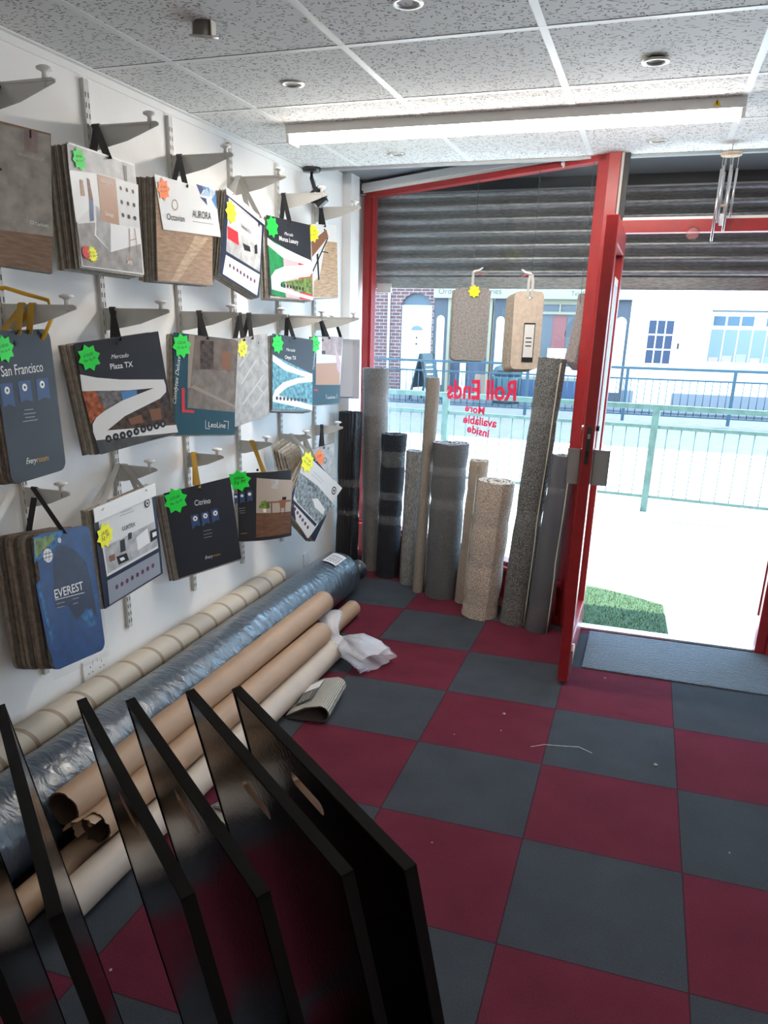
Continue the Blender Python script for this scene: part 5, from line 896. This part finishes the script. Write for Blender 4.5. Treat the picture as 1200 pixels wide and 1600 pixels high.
for i, (a, b) in enumerate(BP):
    t = Vector((b[0] - a[0], b[1] - a[1], 0)); W_ = .60; t.normalize(); nrm = Vector((-t.y, t.x, 0)); al = math.radians((12, 12, 11, 10, 10, 9)[i])
    dn = Vector((0, 0, -1)) * math.cos(al) + nrm * math.sin(al); Hh = .95 / math.cos(al) - .018
    M = Matrix((t, -dn, t.cross(-dn))).transposed().to_4x4(); M.translation = Vector((a[0], a[1], .95))
    M = M @ Matrix.Translation((0, -Hh, 0))
    o = thing('display_board', 'tall glossy black display board, ' + BL[i], 'display board', group='black display boards in the foreground', M=M)
    # outline with a slot: built as four strips around the handle hole
    sx0, sx1, sz0, sz1 = .225, .345, Hh - .085, Hh - .057
    th = .015; bev = .0
    mb = MB()
    hole = [(sx0 + (sz1 - sz0) / 2 * (1 + math.cos(q)), (sz0 + sz1) / 2 + (sz1 - sz0) / 2 * math.sin(q)) for q in [PI / 2 + PI * j / 8 for j in range(9)]] + [(sx1 - (sz1 - sz0) / 2 * (1 - math.cos(q)), (sz0 + sz1) / 2 + (sz1 - sz0) / 2 * math.sin(q)) for q in [-PI / 2 + PI * j / 8 for j in range(9)]]
    bmm = bmesh.new()
    def loop(z): return [bmm.verts.new((x, y, z)) for x, y in [(0, 0), (W_, 0), (W_, Hh), (0, Hh)]], [bmm.verts.new((x, y, z)) for x, y in hole]
    rings = []
    for z in (-th / 2, th / 2):
        o4, hl = loop(z); rings.append((o4, hl)); es = []
        for L_ in (o4, hl):
            for j in range(len(L_)): es.append(bmm.edges.new((L_[j], L_[(j + 1) % len(L_)])))
        bmesh.ops.triangle_fill(bmm, use_beauty=True, edges=es)
    nf = len(bmm.faces)
    for q in (0, 1):
        A_, B2 = rings[0][q], rings[1][q]
        for j in range(len(A_)): f = bmm.faces.new((A_[j], A_[(j + 1) % len(A_)], B2[(j + 1) % len(A_)], B2[j])); f.material_index = 1 + q
    bmesh.ops.recalc_face_normals(bmm, faces=list(bmm.faces))
    me = bpy.data.meshes.new('panel'); bmm.to_mesh(me); bmm.free(); me.materials.append(bm_); me.materials.append(be_); me.materials.append(mat('slot_edge_brown', (.20, .11, .065), .35))
    oo = bpy.data.objects.new('panel', me); COL.objects.link(oo); oo.parent = o
    mb = MB(); e_ = .0225
    for z0, z1 in ((-th / 2 - .0015, th / 2 + .0015),):
        mb.box((-.002, Hh - .004, z0), (W_ + .002, Hh + .002, z1), be_); mb.box((W_ - .004, 0, z0), (W_ + .002, Hh, z1), be_); mb.box((-.002, 0, z0), (.004, Hh, z1), be_)
    mb.build('edge_band', o)

# ---------------------------------------------------------------- outside: ground, guardrails, houses across the road
pave_m = mat('pale_concrete_paving', (.68, .67, .64), .9, var=.08, vscale=2.5); asphalt_m = mat('asphalt', (.055, .062, .070), .9, var=.15, vscale=6)
mb = MB(); mb.box((-16, YD + .05, G0 - .2), (14, 10.6, G0), pave_m); struct('pavement', mb)
mb = MB(); mb.box((-16, 10.6, G0 - .25), (14, 16.6, G0 - .04), asphalt_m); struct('road', mb)
mb = MB(); mb.box((-16, 16.6, G0 - .2), (14, 18.6, G0 + .01), mat('asphalt_pavement', (.075, .08, .09), .9, var=.15, vscale=6)); struct('pavement_far', mb)
crk = mat('joint_dark', (.12, .11, .10), .9)
mb = MB(); mb.box((-16, 5.50, G0), (14, 5.53, G0 + .0015), crk); mb.box((-16, 4.95, G0), (14, 4.965, G0 + .0015), crk); struct('pavement_joint', mb)
GRN = mat('rail_green', (.06, .105, .082), .5, var=.2, vscale=12); TEAL = mat('rail_teal', (.015, .045, .065), .5)
def guardrail(label, A, B, zt, zm, zb, posts, step, m, pr=.03, br=.006):
    A = Vector((*A, 0)); B = Vector((*B, 0)); L = (B - A).length; o = thing('guardrail', label, 'railing', (A.x, A.y, G0), math.atan2(B.y - A.y, B.x - A.x)); z_ = -G0
    MB().box((0, -.028, zt + z_ - .03), (L, .028, zt + z_ + .02), m, None, .006).build('top_rail', o); MB().box((0, -.014, zm + z_ - .016), (L, .014, zm + z_ + .016), m).build('middle_rail', o); MB().box((0, -.014, zb + z_ - .014), (L, .014, zb + z_ + .014), m).build('bottom_rail', o)
    for x in posts: MB().box((x - pr, -pr, 0), (x + pr, pr, zt + z_), m, None, .004).build('post', o)
    x = .07; first = None
    while x < L:
        if min(abs(x - p) for p in posts) > .05:
            if first is None: first = MB().cyl((0, 0, zb + z_), (0, 0, zm + z_), br, m, 8).build('bar', o); first.location = (x, 0, 0)
            else: c = first.copy(); COL.objects.link(c); c.parent = o; c.location = (x, 0, 0)
        x += step
guardrail('pale green pedestrian guardrail nearest the shop, on the sunlit pavement', (-4.6, 6.50), (2.9, 5.62), .925, .735, .050, [.62, 2.78, 4.94, 7.1], .128, GRN, .033, .0055)
guardrail('teal guardrail on the far side of the road, in front of the houses', (-6.2, 14.5), (5.3, 14.5), .925, .72, .035, [.1, 2.05, 4.02, 5.97, 7.92, 9.85, 11.8], .136, TEAL, .03, .008)
FY = 18.5
brick_m = brick_mat(); render_w = mat('white_render', (.80, .81, .81), .85, var=.06, vscale=2); cream = mat('cream_paint', (.24, .20, .13), .6); dkgrey = mat('dark_grey_paint', (.045, .048, .058), .6); whd = mat('white_upvc', (.80, .80, .80), .4)
dark_gl = mat('dark_window_glass', (.05, .06, .09), .08)
# brick house
b = thing('brick_house', 'red brick house with arched white front door across the road', 'building', (-9, FY, G0)); LX = lambda x: x + 9
mb = MB(); x0, x1 = -6.17, -5.33
mb.box((0, 0, 0), (LX(x0), .3, 6.2), brick_m); mb.box((LX(x1), 0, 0), (LX(-5.28), .3, 6.2), brick_m)
arch = [(LX((x0 + x1) / 2) + .42 * math.cos(a), 2.15 + .36 * math.sin(a)) for a in [PI * i / 16 for i in range(17)]]
T = Matrix.Rotation(PI / 2, 4, 'X'); mb.prism([(LX(x1), 2.15), ] + arch[1:-1] + [(LX(x0), 2.15), (LX(x0), 6.2), (LX(x1), 6.2)], -.3, 0, brick_m, T); mb.build('wall', b)
dm = MB(); dm.box((LX(x0), .12, 0), (LX(x1), .18, 2.20), whd); dd = dm.build('front_door', b)
MB().prism([(LX(-5.75) + .16 * math.cos(a), 1.60 + .12 * math.sin(a)) for a in [PI * i / 10 for i in range(11)]], -.115, -.11, mat('fanlight_grey', (.10, .13, .14), .3), T).build('fanlight', dd)
MB().cyl((LX(-5.75), .10, 1.42), (LX(-5.75), .12, 1.42), .025, black_m, 10).cyl((LX(-5.75), .10, 1.26), (LX(-5.75), .12, 1.26), .025, black_m, 10).build('door_furniture', dd)
MB().box((LX(x0), .10, 2.20), (LX(x1), .16, 2.55), mat('slate_blue', (.06, .08, .10), .5)).build('transom_light', b)
MB().box((LX(x0) - .0, .08, 2.16), (LX(x1), .12, 2.22), whd).build('door_head', b)
MB().cyl((LX(-6.48), -.05, 0), (LX(-6.48), -.05, 7), .035, whd, 10).build('drainpipe', b)
MB().box((LX(-8.5), -.01, .9), (LX(-7.0), .0, 2.4), whd).box((LX(-8.4), -.02, 1.0), (LX(-7.1), -.01, 2.3), dark_gl).build('window', b)
# shop building
s = thing('takeaway_shop', 'cream and grey shop front with a long sign across the road', 'building', (-5.28, FY, G0)); LX = lambda x: x + 5.28; ZB = .1
MB().box((0, .0, 2.40), (LX(-.43), .3, 6.2), render_w).box((0, .9, 0), (LX(-.43), 1.0, 2.4), dkgrey).build('wall', s)
MB().box((.0, -.10, 2.40), (LX(-.43), .0, 2.95), mat('sign_cream', (.28, .25, .19), .6)).build('fascia_sign', s)
f_ = next(o for o in bpy.data.objects if o.name == 'fascia_sign'); sg = mat('sign_letter_grey', (.05, .042, .03), .6)
TS = Matrix.Translation((0, -.101, 0)) @ Matrix.Rotation(PI / 2, 4, 'X')
MB().text('Orders & Deliveries', (LX(-5.15), 2.56), (LX(-3.55), 2.57), 0, sg, TS).build('lettering', f_); MB().text('Tel:/Fax', (LX(-1.86), 2.53), (LX(-1.38), 2.53), 0, sg, TS).build('lettering', f_)
for xa_, xb_, px0, px1 in ((-5.28, -4.90, -5.19, -4.99), (-3.72, -3.38, -3.64, -3.44), (-.84, -.43, -.76, -.50)):
    p_ = MB().box((LX(xa_), .02, 0), (LX(xb_), .2, 2.4), dkgrey).build('pilaster', s)
    c_ = (px0 + px1) / 2; r_ = (px1 - px0) / 2
    MB().prism([(LX(c_) + r_ * math.cos(a), 1.78 + ZB + r_ * math.sin(a)) for a in [PI * i / 12 for i in range(13)]] + [(LX(px0), .25), (LX(px1), .25)], -.018, -.002, mat('pilaster_white', (.8, .8, .78), .5), T).build('white_panel', p_)
for x in (-4.87, -3.80, -3.33): MB().box((LX(x) - .035, -.02, 0), (LX(x) + .035, .25, 2.4), cream).build('door_frame', s)
MB().box((LX(-4.83), .25, 0), (LX(-3.84), .3, 2.2), mat('recess_blue', (.05, .06, .09), .5)).build('recess_panel', s)
MB().box((LX(-4.55), .15, 0), (LX(-4.40), .2, 2.2), whd).box((LX(-4.83), .1, 2.2), (LX(-3.84), .3, 2.4), whd).build('door', s)
MB().box((LX(-4.15), .2, 0), (LX(-3.86), .24, .55), mat('brown_box', (.3, .18, .12), .7)).build('door_panel', s)
wf = MB(); wf.box((LX(-3.30), .04, 2.28), (LX(-.84), .1, 2.4), cream); wf.box((LX(-3.30), .04, 2.05), (LX(-.84), .1, 2.11), cream); wf.box((LX(-2.10) - .02, .04, 2.11), (LX(-2.10) + .02, .1, 2.28), cream); wf.box((LX(-3.30), .02, .48), (LX(-.84), .12, .56), cream); wf.box((LX(-3.30), .02, 0), (LX(-.84), .14, .48), mat('stall_blue', (.03, .05, .10), .5)); wf.box((LX(-3.30), .02, .56), (LX(-.84), .12, .84), whd); wn = wf.build('shop_window', s)
MB().box((LX(-3.30), .12, .56), (LX(-.84), .14, 2.28), mat('shop_glass_back', (.06, .06, .065), .15)).build('pane', wn)
for i in range(6): MB().box((LX(-3.26), .10, 1.85 - .18 * i), (LX(-2.95), .118, 1.97 - .18 * i), mat('display_green', (.03, .42, .12), .5)).build('green_shelf', wn)
MB().box((LX(-2.25), .10, 1.05), (LX(-1.92), .118, 2.03), mat('display_red', (.20, .05, .045), .5)).build('red_display', wn)
MB().prism([(LX(-1.68) + .26 * math.cos(a), 1.55 + .42 * math.sin(a)) for a in [PI * i / 12 for i in range(13)]], -.118, -.10, mat('arch_reflection_grey', (.045, .05, .055), .4), T).prism([(LX(-1.64) + .17 * math.cos(a), 1.55 + .30 * math.sin(a)) for a in [PI * i / 12 for i in range(13)]], -.10, -.095, mat('arch_reflection_dark', (.08, .09, .10), .4), T).build('arch_reflection', wn)  # arched reflections in the shop glass, painted as flat grey shapes
MB().box((LX(-2.32), .09, .90), (LX(-1.82), .10, 1.25), whd).box((LX(-1.60), .09, .86), (LX(-1.0), .10, 1.50), whd).build('poster', wn)
mb = MB(); 
for xx, zz in ((-2.2, 1.1), (-2.05, 1.05), (-1.5, 1.35), (-1.3, 1.36), (-1.45, 1.1), (-1.3, 1.12), (-1.15, 1.1)): mb.box((LX(xx), .085, zz), (LX(xx) + .06, .09, zz + .09), mat('poster_print', (.45, .25, .25), .6))
mb.build('poster_print', wn)
# white house
h = thing('white_house', 'white rendered house with nine-pane door and wide window across the road', 'building', (-.43, FY, G0)); LX = lambda x: x + .43
MB().box((0, 0, 0), (7.5, .3, 6.2), render_w).box((.0, -.012, 0), (LX(-.1), .0, .32), mat('plinth_grey', (.16, .16, .17), .8)).box((LX(.72), -.012, 0), (7.5, .0, .30), MATS['plinth_grey']).build('wall', h)
fr = MB().box((LX(-.15), -.03, 0), (LX(-.08), 0, 2.06), whd).box((LX(.66), -.03, 0), (LX(.73), 0, 2.06), whd).box((LX(-.22), -.06, 2.06), (LX(.80), 0, 2.12), whd).build('door_frame', h)
dd = MB().box((LX(-.08), -.02, 0), (LX(.66), 0, 2.06), whd).build('front_door', h)
for i in range(3):
    for j in range(3): MB().box((LX(.02) + .195 * i, -.026, .98 + .335 * j), (LX(.02) + .165 + .195 * i, -.021, 1.28 + .335 * j), dark_gl).build('pane', dd)
MB().box((LX(.70), -.05, 1.32), (LX(.745), -.03, 1.45), black_m).build('letter_plate', h)
MB().box((LX(1.24), -.12, 2.02), (LX(1.36), 0, 2.24), whd).build('meter_box', h)
wn = MB().box((LX(1.33), -.05, .99), (LX(3.6), 0, 2.16), whd).box((LX(1.25), -.10, .93), (LX(3.7), 0, .99), whd).box((LX(1.28), -.07, 2.16), (LX(3.65), 0, 2.20), mat('lintel_grey', (.08, .08, .08), .7)).build('window', h)
for q in range(2):
    for j in range(3): MB().box((LX(1.42) + 1.12 * q + .30 * j, -.056, 1.86), (LX(1.42) + .26 + 1.12 * q + .30 * j, -.051, 2.07), mat('blue_grey_glass', (.035, .07, .10), .1)).build('pane', wn)
for j in range(7): MB().box((LX(1.40) + .30 * j, -.056, 1.06), (LX(1.40) + .275 + .30 * j, -.051, 1.78), mat('net_curtain_glass', (.13, .16, .18), .2)).build('pane', wn)
for j, (a, c) in enumerate(((1.43, (.3, .2, .25)), (1.72, (.3, .25, .35)), (2.02, (.25, .28, .4)), (2.32, (.4, .38, .38)), (2.62, (.18, .25, .35)))): MB().box((LX(a), -.062, 1.06), (LX(a) + .20, -.057, 1.16 + .04 * (j % 3)), mat('ornament_%d' % j, c, .6)).build('window_ornament', wn)
# litter bin and a-board
o = thing('litter_bin', 'dark teal street litter bin standing outside the shop across the road', 'bin', (-3.0, 16.9, G0 + .01))
bt = mat('bin_teal', (.012, .04, .05), .5)
MB().lathe([(0, 0), (.30, 0), (.32, .05), (.34, .62), (.31, .64), (.0, .64)], bt, 28).build('body', o)
mb = MB()
for i in range(14): a = 2 * PI * i / 14; mb.box((.33, -.02, .08), (.35, .02, .58), bt, Matrix.Rotation(a, 4, 'Z'))
mb.build('slats', o); MB().lathe([(.34, .64), (.36, .70), (.30, .82), (.10, .90), (0, .90)], bt, 28).build('lid', o)
MB().box((-.18, -.35, .68), (.18, -.27, .76), black_m).build('opening', o)
o = thing('pavement_sign', 'black folding a-board sign standing on the far pavement', 'sign', (-4.95, 16.75, G0 + .01), .0)
bb = mat('aboard_black', (.03, .05, .06), .5)
for sgn in (-1, 1):
    T2 = Matrix.Translation((sgn * .30, 0, .0)) @ Matrix.Rotation(-sgn * .27, 4, 'Y')
    p_ = MB().box((-.02, -.28, 0), (.02, -.22, 1.12), bb, T2).box((-.02, .22, 0), (.02, .28, 1.12), bb, T2).box((-.02, -.28, .30), (.02, .28, 1.12), bb, T2).build('board', o)
    mb = MB()
    for i in range(5): mb.box((sgn * .021, -.18 + .03 * (i % 2), .5 + .11 * i), (sgn * .023, .12 + .04 * (i % 3), .53 + .11 * i), whd, T2)
    mb.build('chalk_writing', p_)
bpy.data.objects[o.name].rotation_euler = (0, 0, -.35)
